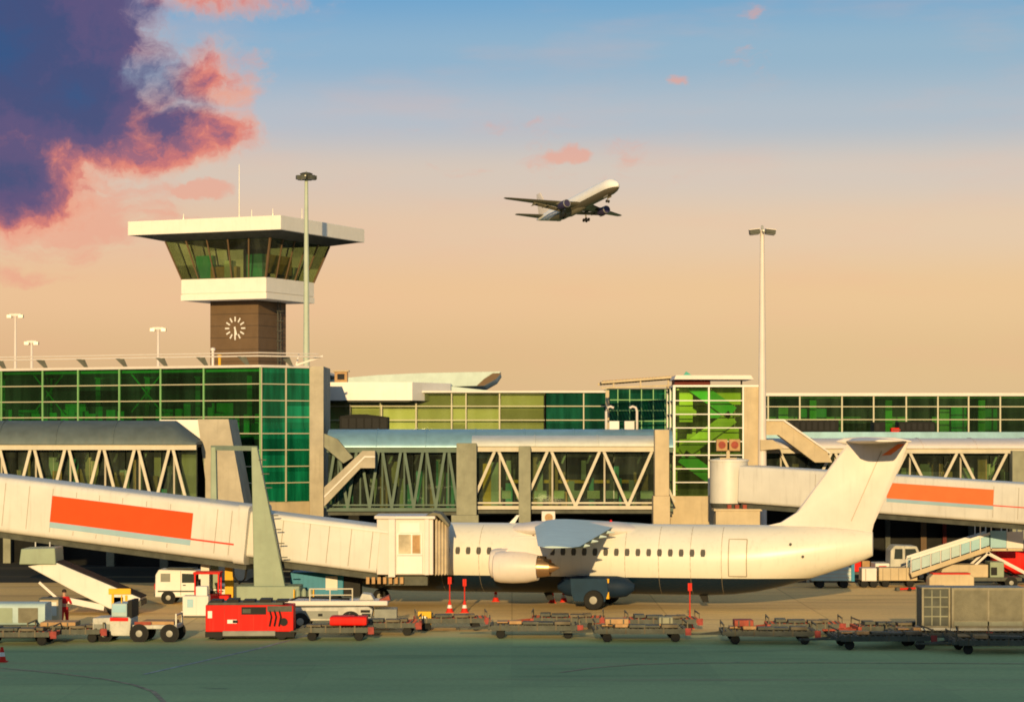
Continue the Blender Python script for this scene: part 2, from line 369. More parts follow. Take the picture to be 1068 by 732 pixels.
M['apron'] = apron_material('shaded_ground', (.285,.385,.165), (.445,.530,.225), 0)  # near apron, green tone of its shade put into the colour
M['stand'] = apron_material('sunlit_ground', (.66,.46,.19), (.80,.56,.235), 1)  # same apron in the sun, warm light put into the colour
M['shade_ground'] = apron_material('shade_dark_ground', (.022,.022,.018), (.035,.033,.026), 0)  # shade behind the bridge and under the terminal, painted as near-black ground
M['mark_red'] = material('worn_red_marking', (.46,.33,.19), .8, vary=.5, scale=2, speck=.8)
M['mark_white'] = material('worn_white_marking', (.42,.42,.36), .8, vary=.5, scale=2, speck=.8)
M['mark_yellow'] = material('worn_yellow_marking', (.40,.30,.08), .8, vary=.5, scale=2, speck=.8)
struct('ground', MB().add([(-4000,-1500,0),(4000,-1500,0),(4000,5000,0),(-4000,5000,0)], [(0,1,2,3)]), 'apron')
struct('sunlit_pavement', MB().add([(-400,100.5,.003),(400,100.5,.003),(400,900,.003),(-400,900,.003)], [(0,1,2,3)]), 'stand')  # pale sheet laid where the sun falls on the apron
struct('shade_sheet', MB().add([(-400,138.5,.006),(400,138.5,.006),(400,880,.006),(-400,880,.006)], [(0,1,2,3)]), 'shade_ground')  # dark sheet laid where the ground lies in shade
def strip(pts, wd):
    q = MB(); L = []; Rr = []
    for i, p in enumerate(pts):
        a = Vector(pts[max(i-1,0)]); b = Vector(pts[min(i+1,len(pts)-1)]); d = (b-a).normalized(); n = Vector((-d.y, d.x))*wd/2
        L.append((p[0]+n.x, p[1]+n.y, .010)); Rr.append((p[0]-n.x, p[1]-n.y, .010))
    n = len(pts); return q.add(L+Rr, [(i, i+1, n+i+1, n+i) for i in range(n-1)])
def gp(px, py):
    D = F*H/(py-HY); return (X(px, D), D)
for nm, mt, wd, pts in (('stand_marking','mark_red',.18,[gp(585,701),gp(620,696),gp(660,693),gp(700,691.5),gp(760,690.8),gp(850,690.8),gp(1100,692)]),
                    ('stand_marking','mark_red',.18,[gp(-40,693),gp(20,698),gp(70,703),gp(110,708),gp(140,714),gp(160,721),gp(175,736)]),
                    
                    ('stand_marking','mark_white',.16,[gp(150,703),gp(270,676),gp(330,660)]),
                    ('road_marking','mark_white',.18,[gp(-200,613),gp(500,612.5),gp(1300,612)])):
    struct(nm, strip(pts, wd), mt)

# ------------------------------------------------------------------ building helpers
def fac(root, off, A, B, z0, z1, ts, zs, gl, fr, mw=.09, name='window', fr_t=None):
    """glazed facade between plan points A and B: one window part per bay (its frame a sub-part)"""
    A, B = Vector((*A, 0)), Vector((*B, 0)); L = (B-A).length; u = (B-A)/L; n = Vector((u.y, -u.x, 0))
    def bx(mb, t0, t1, d0, d1, za, zb):
        c = [A+u*t+n*d for t, d in ((t0,d1),(t1,d1),(t1,d0),(t0,d0))]
        mb.frust([p+Vector((0,0,za)) for p in c], [p+Vector((0,0,zb)) for p in c])
    for i in range(len(ts)-1):
        a, b = ts[i]*L, ts[i+1]*L
        g_ = MB(); bx(g_, a+.01, b-.01, -.015, .015, z0, z1)
        wnd = g_.build(name, gl, root, off)
        f_ = MB(); bx(f_, a-mw/2, a+mw/2, -.05, .10, z0, z1)
        f_.build('mullion', fr, wnd, off)
        if i == len(ts)-2:
            f_ = MB(); bx(f_, b-mw/2, b+mw/2, -.05, .10, z0, z1); f_.build('mullion', fr, wnd, off)
        if zs:
            for z in zs:
                h_ = MB(); bx(h_, a+mw/2+.002, b-mw/2-.002, -.04, .08, z-.03, z+.03)
                h_.build('transom', fr_t or fr, wnd, off)
def lin_t(n): return [i/n for i in range(n+1)]

# ------------------------------------------------------------------ glazed wing with the tower behind it
Cc = Vector((X(272,150), 150)); Lc = Vector((X(-70,162), 162)); Rc = Vector((X(323,152.4), 152.4))
ZT, ZB = 13.0, 4.4
off = (Cc.x, Cc.y, 0)
wing = thing('terminal_wing', 'green glass terminal wing with sharp corner and rooftop rail, in front of the control tower', 'terminal building', off)
zs = [ZT-1.055*k for k in range(1, 8)]
Ld = (Lc-Cc).length
tx = []
for px in (-62,-22,2,45,82,125,168,213,272):
    # where the sight line through that picture column meets the facade
    k = (px-CX)/F; d = Lc-Cc; t = (Cc.x-k*Cc.y)/(k*d.y-d.x); tx.append(1-t)
tx[0] = 0.0; tx[-1] = 1.0
fac(wing, off, Lc, Cc, ZB, ZT, tx, zs, 'g_green', 'mullion_green', .10, fr_t='mullion')
fac(wing, off, Cc, Rc, ZB, ZT, [0, .5, 1], zs, 'g_deep', 'mullion', .07)
def room(root, off, pts, zf, mat_floor='int_floor', nm='floor_slab', th=.35):
    MB().prism(pts, zf-th, zf, 'z').build(nm, mat_floor, root, off)
n_l = Vector(((Lc-Cc).y, -(Lc-Cc).x)).normalized()
inn = [(Lc.x, Lc.y+.3), (Cc.x, Cc.y+.35), (Rc.x-.1, Rc.y+.3), (Rc.x-.1, 170), (Lc.x, 182)]
room(wing, off, inn, ZB+.02); room(wing, off, inn, 8.75)
MB().prism([(Lc.x-.2, Lc.y-.05), (Cc.x, Cc.y-.18), (Rc.x, Rc.y-.15), (Rc.x, 196), (Lc.x-.2, 208)], ZT, ZT+.16, 'z').build('roof', 'cream', wing, off)
MB().prism(inn, ZT-.25, ZT-.02, 'z').build('ceiling', 'int_ceil', wing, off)
MB().prism([(Lc.x, Lc.y+8.0), (Cc.x+1.5, Cc.y+6.5), (Cc.x+1.5, Cc.y+6.8), (Lc.x, Lc.y+8.4)], ZB, ZT, 'z').build('back_wall', 'int_dark', wing, off)
for k in range(7):
    t = .06+k*.15; p = Lc+(Cc-Lc)*t
    MB().box(p.x-.16, p.x+.16, p.y+1.6, p.y+1.9, ZB, ZT).build('column', 'grey', wing, off)
    q = MB(); q.box(p.x+.7, p.x+2.1, p.y+3.4, p.y+3.6, 8.75, 10.0+.4*(k % 3)).build('partition', ('int_dark','teal_panel','olive')[k % 3], wing, off)
    q = MB()
    for j in range(3): q.box(p.x+.2+j*.7, p.x+.6+j*.7, p.y+.8+.1*j, p.y+1.2+.1*j, 8.75, 9.45+.12*((k+j) % 3))
    q.build('bench', ('greydark','int_dark')[k % 2], wing, off)
for k in range(34):
    t = .02+k*.029; p = Lc+(Cc-Lc)*t; hh = 1.0+random.random()*1.1
    MB().box(p.x, p.x+.25+.4*random.random(), p.y+.7+.6*(k % 2), p.y+.85+.6*(k % 2), 8.76, 8.76+hh).build('low_screen', random.choice(('olive','olive','teal_panel','mullion_green','greydark','int_wall')), wing, off)
for t0 in (.32, .62):
    a = Lc+(Cc-Lc)*t0; b = Lc+(Cc-Lc)*(t0+.09)
    MB().bar((a.x,a.y+.5,12.7), (b.x,b.y+.5,10.2), .09).bar((b.x,b.y+.62,12.7), (a.x,a.y+.62,10.2), .09).build('cross_brace', 'mullion_green', wing, off)
for k in range(6):
    p = Lc+(Cc-Lc)*(.1+.15*k)
    MB().box(p.x-1.2, p.x+1.2, p.y+2.2, p.y+2.6, 12.45, 12.58).build('ceiling_fitting', 'int_ceil', wing, off)
# staircase core behind the short facade
MB().box(Cc.x+.35, Rc.x-.2, 155.5, 156, ZB, ZT-.3).build('core_wall', 'teal_panel', wing, off)
MB().box(Cc.x+1.3, Cc.x+1.42, 153.1, 153.3, ZB, ZT-.3).build('core_post', 'mullion_green', wing, off)
MB().box(Rc.x+.02, X(338,152.8), 152.3, 158, 0, ZT+.12).build('pillar', 'concrete', wing, off)
MB().prism([(Cc.x-.05, Cc.y+.02), (Rc.x, Rc.y+.02), (Rc.x, 156), (Cc.x-.05, 156)], 3.2, ZB-.01, 'z').build('plinth', 'concrete_warm', wing, off)
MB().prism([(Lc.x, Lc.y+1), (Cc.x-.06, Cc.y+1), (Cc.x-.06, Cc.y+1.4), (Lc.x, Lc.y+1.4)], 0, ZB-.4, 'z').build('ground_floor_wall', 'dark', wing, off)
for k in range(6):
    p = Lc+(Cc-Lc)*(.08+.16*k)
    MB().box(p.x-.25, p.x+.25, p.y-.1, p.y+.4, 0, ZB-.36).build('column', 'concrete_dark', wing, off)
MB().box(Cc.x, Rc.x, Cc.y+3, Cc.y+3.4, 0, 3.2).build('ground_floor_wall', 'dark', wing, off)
# rooftop maintenance rail
q = MB(); a = Lc+(Cc-Lc)*.02
pa = Vector((Lc.x, Lc.y-.2, ZT+.72)); pb = Vector((Cc.x-.05, Cc.y-.3, ZT+.72)); pc = Vector((X(336,152), 152.2, ZT+.72))
q.tube([pa, pb, pc], .055, 6).tube([pa+Vector((0,.5,.22)), pb+Vector((0,.5,.22)), pc+Vector((-.3,.5,.22))], .04, 6)
rail = q.build('roof_rail', 'cream', wing, off)
for px in (2,45,87,128,170,212,255,300):
    if px < 272:
        k = (px-CX)/F; d = Lc-Cc; t = (Cc.x-k*Cc.y)/(k*d.y-d.x); c = Cc+d*t
    else: c = Cc+(Rc-Cc)*((px-272)/51)
    MB().prism([(c.x-.45, ZT+.70), (c.x+.12, ZT+.70), (c.x+.35, ZT+.17), (c.x+.10, ZT+.17)], c.y-.26, c.y-.18, 'y').build('bracket', 'greydark', rail, off)
MB().bar((X(309,152.3),152.2,ZT+.2), (X(337,152.4),152.2,ZT+.78), .12).bar((X(309,152.3),152.2,ZT+.2), (X(312,152.4),152.2,ZT+.9), .08).build('rail_stay', 'cream', rail, off)

# small light poles standing on that roof
def roof_pole(px, ptop, D, label, arms):
    b = Vector((X(px, D), D, ZT+.16)); h = Z(ptop, D)-b.z
    t = thing('roof_light', label, 'roof light', b, group='light poles on the glass wing roof')
    MB().tube([(0,0,0),(0,0,h)], [.11,.07], 8).build('pole', 'cream', t, smooth=True)
    MB().box(-arms,arms,-.08,.08,h-.18,h-.02).build('crossbar', 'cream', t)
    for s in (-1,1): MB().box(s*arms-.16,s*arms+.16,-.22,.2,h-.32,h-.1).build('lamp_head', 'steel', t)
roof_pole(16, 327, 172, 'tallest cream light pole at the far end of the glass wing roof', .42)
roof_pole(33, 355, 170, 'short cream light pole beside the tallest pole on the glass wing roof', .34)
roof_pole(165, 341, 170, 'cream light pole with wide crossbar on the roof, nearest the control tower', .40)
# orange and white marker posts by the tower foot
for i, px in enumerate((222, 229)):
    t = thing('vent_pipe', ('cream vent pipe against the tower foot on the roof', 'orange topped vent pipe next to the cream pipe at the tower foot')[i], 'vent pipe', (X(px,168), 168, ZT+.16), group='vent pipes at the tower foot')
    MB().lathe([(.1,0),(.1,1.0+.5*(1-i)),(.17,1.02+.5*(1-i)),(.17,1.2+.5*(1-i)),(.05,1.25+.5*(1-i))], 10).build('pipe', 'cream' if i == 0 else 'yellow', t, smooth=True)

# ------------------------------------------------------------------ control tower
DT = 190
tw = thing('control_tower', 'brown clad airport control tower with cream roof slab and a clock', 'control tower', (X(259,DT), DT, 0), R(-24))
hs, hb, hc0, hc1, hr = 2.22, 3.90, 3.85, 4.80, 6.95
zr1, zr0, zg1, zg0, zb0 = 25.55, 24.35, 24.05, 21.05, 19.35
MB().box(-hs,hs,-hs,hs,0,zb0).build('shaft', 'brown', tw)
q = MB()
for z in [14.5+.95*k for k in range(6)]: q.box(-hs-.012,hs+.012,-hs-.012,hs+.012,z-.012,z+.012)
q.build('cladding_joint', 'black', tw)
q = MB(); q.box(-hb,hb,-hb,hb,zb0+.55,zg0); q.box(-hb+.06,hb-.06,-hb+.06,hb-.06,zb0+.47,zb0+.55); q.box(-hb-.03,hb+.03,-hb-.03,hb+.03,zb0,zb0+.47)
q.build('balcony_band', 'fascia', tw, bev=.02)
q = MB(); q.box(-hr,hr,-hr,hr,zr0+.1,zr1)
q.build('roof', 'fascia', tw, bev=.03)
MB().frust([(-hr+.25,-hr+.25,zr0+.1),(hr-.25,-hr+.25,zr0+.1),(hr-.25,hr-.25,zr0+.1),(-hr+.25,hr-.25,zr0+.1)], [(-hc1,-hc1,zg1),(hc1,-hc1,zg1),(hc1,hc1,zg1),(-hc1,hc1,zg1)]).build('soffit', 'greydark', tw)
MB().box(-hc0+.1,hc0-.1,-hc0+.1,hc0-.1,zg0-.2,zg0+.03).build('cab_floor', 'int_floor', tw)
MB().box(-.7,.9,.4,2.0,zg0+.03,zg1-.13).build('core', 'int_dark', tw)
def tower_face(k):
    """sloping cab glazing on face k, five panes each a part with its mullion"""
    rot = Matrix.Rotation(k*math.pi/2, 3, 'Z'); n = 5
    for i in range(n):
        a, b = -1+2*i/n, -1+2*(i+1)/n
        c = [Vector((a*hc0,-hc0,zg0)), Vector((b*hc0,-hc0,zg0)), Vector((b*hc1,-hc1,zg1)), Vector((a*hc1,-hc1,zg1))]
        e = [p+Vector((0,.03,0)) for p in c]
        pane = MB().frust([rot@p for p in c], [rot@p for p in e]).build('window', 'g_tower', tw)
        f = MB().bar(rot@(c[0]+Vector((0,-.04,0))), rot@(c[3]+Vector((0,-.04,0))), .10, .08)
        if k in (0,1) and i == n-1: f.bar(rot@(c[1]+Vector((0,-.04,0))), rot@(c[2]+Vector((0,-.04,0))), .14, .1)
        f.build('mullion', 'brown', pane)
for k in range(4): tower_face(k)
for x, y, wdt, hh, mt in ((-2.4,-2.6,1.5,1.9,'teal_panel'),(2.2,-2.5,1.4,1.9,'teal_panel'),(-.4,-2.9,2.4,.95,'wood'),(.2,-3.2,.7,1.4,'int_wall'),(2.8,.6,.9,1.6,'wood'),(2.9,2.0,.8,1.1,'int_wall'),(-2.9,.2,.8,1.3,'int_wall')):
    MB().box(x-wdt/2,x+wdt/2,y-.3,y+.3,zg0+.03,zg0+.03+hh).build('console', mt, tw)  # tall timber-toned one stands in for the orange glass reflection
MB().box(hc0-.55,hc0-.5,-2.9,1.2,zg0+.4,zg0+1.9).build('amber_reflection', 'amber_reflection', tw)  # added panel that paints the amber reflection on this face
MB().box(-hc0+.5,hc0-.5,-hc0+.5,hc0-.5,zg1-.12,zg1-.02).build('cab_ceiling', 'int_dark', tw)
# clock
ck = MB().lathe([(1.0,-.01),(1.0,.0)], 40, 'y', (.12,-hs-.016,17.15)).build('clock', 'brown', tw)
for h in range(12):
    a = h*math.pi/6
    rot = Matrix.Rotation(a, 3, 'Y')
    MB().box(-.055,.055,-.04,.0,.55,.93, rot, (0,0,0)).build('hour_mark', 'white', ck, off=(-.12,hs+.026,-17.15))
for nm, a, ln, wd_ in (('minute_hand', math.pi, .85, .11), ('hour_hand', R(165), .55, .14)):
    MB().box(-wd_/2,wd_/2,-.06 if nm == 'minute_hand' else -.085,-.045 if nm == 'minute_hand' else -.065,-.12,ln, Matrix.Rotation(a, 3, 'Y'), (0,0,0)).build(nm, 'white', ck, off=(-.12,hs+.026,-17.15))
# ladder on the far side
q = MB()
for s in (-.22,.22): q.tube([(hs+.35,.5+s,12),(hs+.35,.5+s,zb0)], .035, 6)
for k in range(22): q.tube([(hs+.35,.28,12.2+k*.33),(hs+.35,.72,12.2+k*.33)], .025, 6)
for k in range(8):
    z = 13+k*.8; pts = [(hs+.35+.45*math.sin(t), .5+.4*math.cos(t), z) for t in [math.pi*j/8 for j in range(9)]]
    q.tube(pts, .03, 5)
q.build('ladder', 'greydark', tw)
for x, y, h in ((-.5,-.6,4.9),(2.3,-3.4,.9),(4.9,-4.6,.8),(3.5,2.6,1.5),(-3.5,-4.2,.7)):
    MB().tube([(x,y,zr1),(x,y,zr1+h*.5),(x,y,zr1+h)], [.05,.035,.02], 6).tube([(x,y,zr1),(x,y,zr1+.35)], .1, 6).build('antenna', 'steel', tw)

# ------------------------------------------------------------------ fixed walkways (truss bridges)
def truss_bridge(label, name_group, pxa, pxb, D, zr_top, z_top, z_bot, apex, half, roofm, trussm, depth=4.2, rounded=True, tip=0.0, chord=.22, extra_back=True):
    x0, x1 = X(pxa, D), X(pxb, D); off = (x0, D, 0)
    t = thing('truss_walkway', label, 'walkway bridge', off, group=name_group)
    rise = zr_top-z_top-.12
    prof = [(-.35, z_top+.10)]+[(-.35+(depth+.7)*(.5-.5*math.cos(math.pi*k/12)), z_top+.12+rise*math.sin(math.pi*k/12)) for k in range(13)]+[(depth+.35, z_top+.10)]
    prof = [(D+p, z) for p, z in prof]
    rings = [[Vector((x0, p, z)) for p, z in prof], [Vector((x1-tip, p, z)) for p, z in prof]]
    if tip: rings.append([Vector((x1, p, z_top+.1+(z-z_top-.1)*.12)) for p, z in prof])
    rf = MB().loft(rings).build('roof', roofm, t, off, smooth=True)
    nrib = int((x1-x0)/3)
    for k in range(1, nrib):
        xx = x0+(x1-tip-x0)*k/nrib
        MB().tube([(xx, p, z+.015) for p, z in prof[1:-1]], .035, 5).build('roof_seam', roofm, rf, off)
    q = MB(); q.box(x0, x1, D-.16, D+.10, z_top-chord, z_top+.10); q.build('top_chord', trussm, t, off)
    q = MB(); q.box(x0, x1, D-.16, D+.10, z_bot, z_bot+chord); q.box(x0, x1, D-.10, D+.06, z_bot+chord+.12, z_bot+chord+.22); q.build('bottom_chord', trussm, t, off)
    for i, a in enumerate(apex):
        for s in (-1, 1):
            xb = X(a+s*half, D); xa = X(a+s*2.2, D)
            if x0-.3 < xb < x1+.3 and x0-.3 < xa < x1+.3:
                MB().bar((xa, D-.02+.012*s, z_top-chord), (xb, D-.02+.012*s, z_bot+chord), .17, .15).build('brace', trussm, t, off)
        MB().tube([(X(a+half*.12,D), D+.42, z_bot+.3), (X(a+half*.12,D), D+.42, z_top-.05)], .06, 6).build('post', trussm, t, off)
        if extra_back:
            for s in (-1, 1):
                MB().bar((X(a,D), D+depth-.1, z_top-.1), (X(a+s*half,D), D+depth-.1, z_bot+.3), .15).build('brace', trussm, t, off)
    MB().box(x0+.05, x1-.05, D+.15, D+depth, z_bot-.25, z_bot+.02).build('floor_slab', 'greydark', t, off)
    ng = max(2, len(apex))
    for k in range(ng):
        a, b = x0+(x1-x0)*k/ng, x0+(x1-x0)*(k+1)/ng
        MB().box(a+.03, b-.03, D+.62, D+.65, z_bot+.04, z_top-.1).build('window', 'g_truss', t, off)
    MB().box(x0+.05, x1-.05, D+.15, D+depth, z_top-.06, z_top+.06).build('ceiling', 'int_dark', t, off)
    return t, off, x0, x1
zA = 8.05
tA, oA, xa0, xa1 = truss_bridge('grey roofed truss walkway with warm pale braces in front of the glass wing', 'truss walkways along the terminal', -60, 205, 138, 9.55, zA, 4.25, [-38,-2,34,70,106.5,142.5,178.5], 17.5, 'roofgrey', 'truss', tip=1.5)
MB().box(xa0, xa1, 141.8, 142, 4.3, zA).build('back_wall', 'int_dark', tA, oA)
for k, px in enumerate((14, 50, 88, 124, 160, 192)):
    MB().box(X(px,140), X(px+7+3*(k % 2),140), 140.3, 140.5, 4.3, 6.6+.9*((k*2) % 3)).build('partition', ('concrete_warm','int_wall')[k % 2], tA, oA)
MB().box(X(190,139.5), X(205,139.5), 139.3, 139.6, 4.3, zA-.1).build('end_wall', 'concrete_warm', tA, oA)
zB = Z(468,147)
tB, oB, xb0, xb1 = truss_bridge('blue roofed truss walkway in shade between the concrete stair and the thick pier', 'truss walkways along the terminal', 341, 702, 147, Z(447.5,147), zB, Z(533,147), [351,374,397,420,443,466,489,512], 11.5, 'roofblue', 'shade_steel', tip=0)
MB().box(xb0, xb1, 151, 151.2, 4.0, zB).build('back_wall', 'int_dark', tB, oB)
for k, px in enumerate((360, 385, 408, 434, 455)):
    MB().box(X(px,149), X(px+8,149), 149.3, 149.5, 4.3, 6.4+.6*((k*2) % 3)).build('partition', ('teal_panel','int_wall','concrete_warm')[k % 3], tB, oB)
zC = Z(467,141)
tC, oC, xc0, xc1 = truss_bridge('pale roofed sunlit truss walkway with wide zigzag braces above the parked airliner', 'truss walkways along the terminal', 492, 690, 141, Z(454,141), zC, Z(531,141), [518,573,627.5,682], 27.0, 'rooflight', 'truss', depth=4.6)
MB().box(xc0, xc1, 145.4, 145.55, 4.3, zC).build('back_wall', 'int_dark', tC, oC)
q = MB(); q.box(xc0+2.4, xc1-1, 143.9, 144.0, 5.75, 5.95); q.build('light_strip', 'yellow', tC, oC)  # row of orange lights drawn as a yellow band
for k in range(9):
    px = 520+18.5*k
    MB().box(X(px,142.3), X(px+13,142.3), 142.2, 142.35, Z(520,142), Z(511.5,142)).build('seat_back', ('int_wall','olive')[k % 2], tC, oC)
for k, px in enumerate((528, 555, 584, 606, 640, 668)):
    MB().box(X(px,144), X(px+5,144), 143.5, 143.7, Z(500,144), Z(480+6*(k % 3),144)).build('wall_panel', ('int_wall','teal_panel','wood')[k % 3], tC, oC)
zD = Z(469,150)
tD, oD, xd0, xd1 = truss_bridge('cream roofed truss walkway behind the tail of the parked airliner', 'truss walkways along the terminal', 794, 1130, 150, Z(457,150), zD, Z(524,150), [812,869,895,947,1000,1052,1104], 26, 'cream', 'truss', depth=4.4)
MB().box(xd0, xd1, 154, 154.2, 4.3, zD).build('back_wall', 'int_dark', tD, oD)
MB().box(xd0+.05, xd1, 155.2, 161, Z(458,157), Z(450.4,157)).build('roof_edge', 'roofblue', tD, oD)
for k in range(12):
    px = 850+22*k
    MB().box(X(px,152), X(px+12,152), 152.2, 152.4, 4.6, 6.3+.25*(k % 3)).build('wall_panel', ('olive','int_wall','wood','int_wall')[k % 4], tD, oD)

def clutter(t, off, pxa, pxb, D, zlo, zhi, n, seed, mats):
    rnd = random.Random(seed)
    for k in range(n):
        px = pxa+(pxb-pxa)*(k+rnd.random()*.7)/n; d = D+1.0+rnd.random()*2.2; h = (zhi-zlo)*(.25+.6*rnd.random()); w_ = .12+.55*rnd.random()**2
        MB().box(X(px,d), X(px,d)+w_, d, d+.15, zlo, zlo+h).build('fitting', rnd.choice(mats), t, off)
    for k in range(max(3, n//3)):
        px = pxa+(pxb-pxa)*(k+.5)/max(3, n//3); d = D+1.2
        MB().bar((X(px,d), d, zhi-.1), (X(px,d)-.35, d, zhi-.95), .12).build('hanging_sign', rnd.choice(('black','greydark','int_wall')), t, off)
clutter(tA, oA, -40, 200, 138, 4.3, zA, 26, 3, ('concrete_warm','int_wall','wood','greydark','teal_panel','wood'))
clutter(tB, oB, 345, 478, 147, Z(531,147), zB, 16, 4, ('teal_panel','int_wall','greydark','olive','wood'))
clutter(tC, oC, 500, 684, 141, Z(529,141), zC, 22, 5, ('greydark','int_wall','wood','teal_panel','black','yellow'))
clutter(tD, oD, 800, 1090, 150, 4.3, zD, 28, 6, ('olive','int_wall','greydark','wood','black'))
MB().box(xc0+.1, xc1-.1, 143.2, 143.3, zC-.62, zC-.1).build('bulkhead', 'int_wall', tC, oC)
MB().box(xd0+.1, xd1-.1, 152.6, 152.7, zD-.5, zD-.1).build('bulkhead', 'int_wall', tD, oD)
# concrete piers, each standing on its own
def pier(px0, px1, ptop, D, dep, label, matn, base=None):
    x0, x1 = X(px0, D), X(px1, D); c = ((x0+x1)/2, D, 0)
    t = thing('pier', label, 'pier', c, group='concrete piers under the walkways')
    w2 = (x1-x0)/2
    MB().box(-w2, w2, 0, dep, 0 if not base else base[1], Z(ptop, D)).build('shaft', matn, t, bev=.03)
    if base: MB().box(-w2-base[0], w2+base[0]*.4, -.15, dep+.1, 0, base[1]).build('footing', matn, t, bev=.03)
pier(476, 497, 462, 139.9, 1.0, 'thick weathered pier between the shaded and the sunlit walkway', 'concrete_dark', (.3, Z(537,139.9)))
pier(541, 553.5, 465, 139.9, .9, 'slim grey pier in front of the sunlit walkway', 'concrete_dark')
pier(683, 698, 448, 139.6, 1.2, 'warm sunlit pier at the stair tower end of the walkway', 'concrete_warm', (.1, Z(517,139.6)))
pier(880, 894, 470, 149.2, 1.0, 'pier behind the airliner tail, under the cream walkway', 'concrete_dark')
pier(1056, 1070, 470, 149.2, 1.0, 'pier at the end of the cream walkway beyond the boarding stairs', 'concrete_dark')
# slanting concrete wall at the end of the grey walkway, and its white parapet
q = MB().prism([(X(206,140.5),Z(437,140.5)),(X(238,140.5),Z(437,140.5)),(X(257,140.5),Z(540,140.5)),(X(257,140.5),0),(X(214,140.5),0),(X(214,140.5),Z(500,140.5))], 140.6, 145, 'y')
tag(q.build('end_wall', 'concrete', None), 'slanting concrete wall closing the grey roofed walkway', 'concrete wall')
q = MB().prism([(X(166,143),Z(437.6,143)),(X(209,143),Z(437.6,143)),(X(209,143),Z(470,143)),(X(196,143),Z(470,143))], 143, 143.3, 'y')
tag(q.build('parapet_panel', 'white', None), 'white panel above the end of the grey walkway roof', 'parapet')

# concrete stairs beside walkways
st = thing('outside_stair', 'shaded concrete stair in two crossing flights beside the glass wing pillar', 'stair', (X(338,145), 145, 0))
def pp(l, D): return [(X(a, D), Z(b, D)) for a, b in l]
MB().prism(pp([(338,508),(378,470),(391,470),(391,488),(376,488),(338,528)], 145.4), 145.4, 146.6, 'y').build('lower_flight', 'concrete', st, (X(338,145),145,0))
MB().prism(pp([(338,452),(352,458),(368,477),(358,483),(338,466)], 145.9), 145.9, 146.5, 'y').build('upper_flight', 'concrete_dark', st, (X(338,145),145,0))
MB().prism(pp([(338,517),(380,475.5),(391,475.5),(391,477),(380.6,477),(338,519)], 145.3), 145.34, 145.39, 'y').build('handrail', 'cream', st, (X(338,145),145,0))
st = thing('outside_stair', 'warm sunlit concrete stair running down from the tall pale mast behind the airliner', 'stair', (X(793,147.5), 147.5, 0))
o_ = (X(793,147.5), 147.5, 0)
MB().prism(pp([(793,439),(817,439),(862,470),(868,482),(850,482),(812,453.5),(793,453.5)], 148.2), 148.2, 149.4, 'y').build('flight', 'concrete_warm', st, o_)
MB().prism(pp([(793,458.5),(806,458.5),(818,467.5),(793,469.5)], 147.3), 147.3, 149.3, 'y').build('landing', 'concrete_warm', st, o_)
MB().prism(pp([(793,437),(817.5,437),(866,471.5),(866,473.2),(817,438.8),(793,438.8)], 148.0), 148.05, 148.15, 'y').build('handrail', 'cream', st, o_)

# ------------------------------------------------------------------ main terminal, right-hand concourse
DE = 165
xe0, xe1 = X(793.5,DE), X(1140,DE); off = (xe0, DE, 0)
E = thing('terminal_concourse', 'long low glazed concourse with pale roof edge behind the airliner tail', 'terminal building', off)
z0e, z1e = Z(451,DE), Z(413,DE)
cols = [793.5,801,834,878,911,945,978,1010,1043,1076,1108,1140]
ts = [(X(p,DE)-xe0)/(xe1-xe0) for p in cols]
fac(E, off, (xe0,DE), (xe1,DE), z0e, z1e, ts, [Z(437.5,DE), Z(424,DE)], 'g_mid', 'mullion', .10)
MB().box(xe0-.1, xe1, DE-.25, DE+22, z1e, Z(409.8,DE)).build('roof', 'cream', E, off)
MB().box(xe0, xe1, DE+.2, DE+20, z0e-.4, z0e-.01).build('floor_slab', 'int_floor', E, off)
MB().box(xe0, xe1, DE+.2, DE+20, z1e-.12, z1e-.01).build('ceiling', 'int_ceil', E, off)
MB().box(xe0, xe1, DE+7, DE+7.2, z0e, z1e-.12).build('back_wall', 'int_wall', E, off)
for i, px in enumerate((927, 1024, 848, 1100)):
    MB().box(X(px-3.5,DE+1), X(px+3.5,DE+1), DE+1, DE+1.4, z0e, z1e-.12).build('column', 'mullion_green', E, off)
for i, (a, b, lo, hi, mt, d) in enumerate(((834,862,446,420,'teal_panel',4),(812,822,450,420,'olive',3),(880,902,450,436,'int_dark',2),(992,1008,450,424,'teal_panel',3),(1026,1040,450,424,'teal_panel',4),(1046,1080,449,420,'int_dark',2.5),(900,921,446,428,'int_dark',5),(950,972,440,424,'int_dark',5),(980,990,450,427,'int_wall',2),(1014,1020,450,430,'int_dark',2))):
    MB().box(X(a,DE+d), X(b,DE+d), DE+d, DE+d+.2, Z(lo,DE+d), Z(hi,DE+d)).build('partition', mt, E, off)
for k in range(11):
    px = 805+31*k
    MB().box(X(px,DE+2), X(px+16,DE+2), DE+2, DE+2.5, z1e-.3, z1e-.14).build('ceiling_fitting', 'int_ceil', E, off)
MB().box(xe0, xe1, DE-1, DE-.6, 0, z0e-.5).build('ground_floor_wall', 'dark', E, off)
for k, px in enumerate((905, 925, 962, 985, 1012, 1040, 1062)):
    MB().box(X(px,DE-2), X(px+4+(k % 3),DE-2), DE-1.4, DE-1.05, 0, 3.6-.4*(k % 3)).build('door', ('deepred','greydark','brown')[k % 3], E, off)
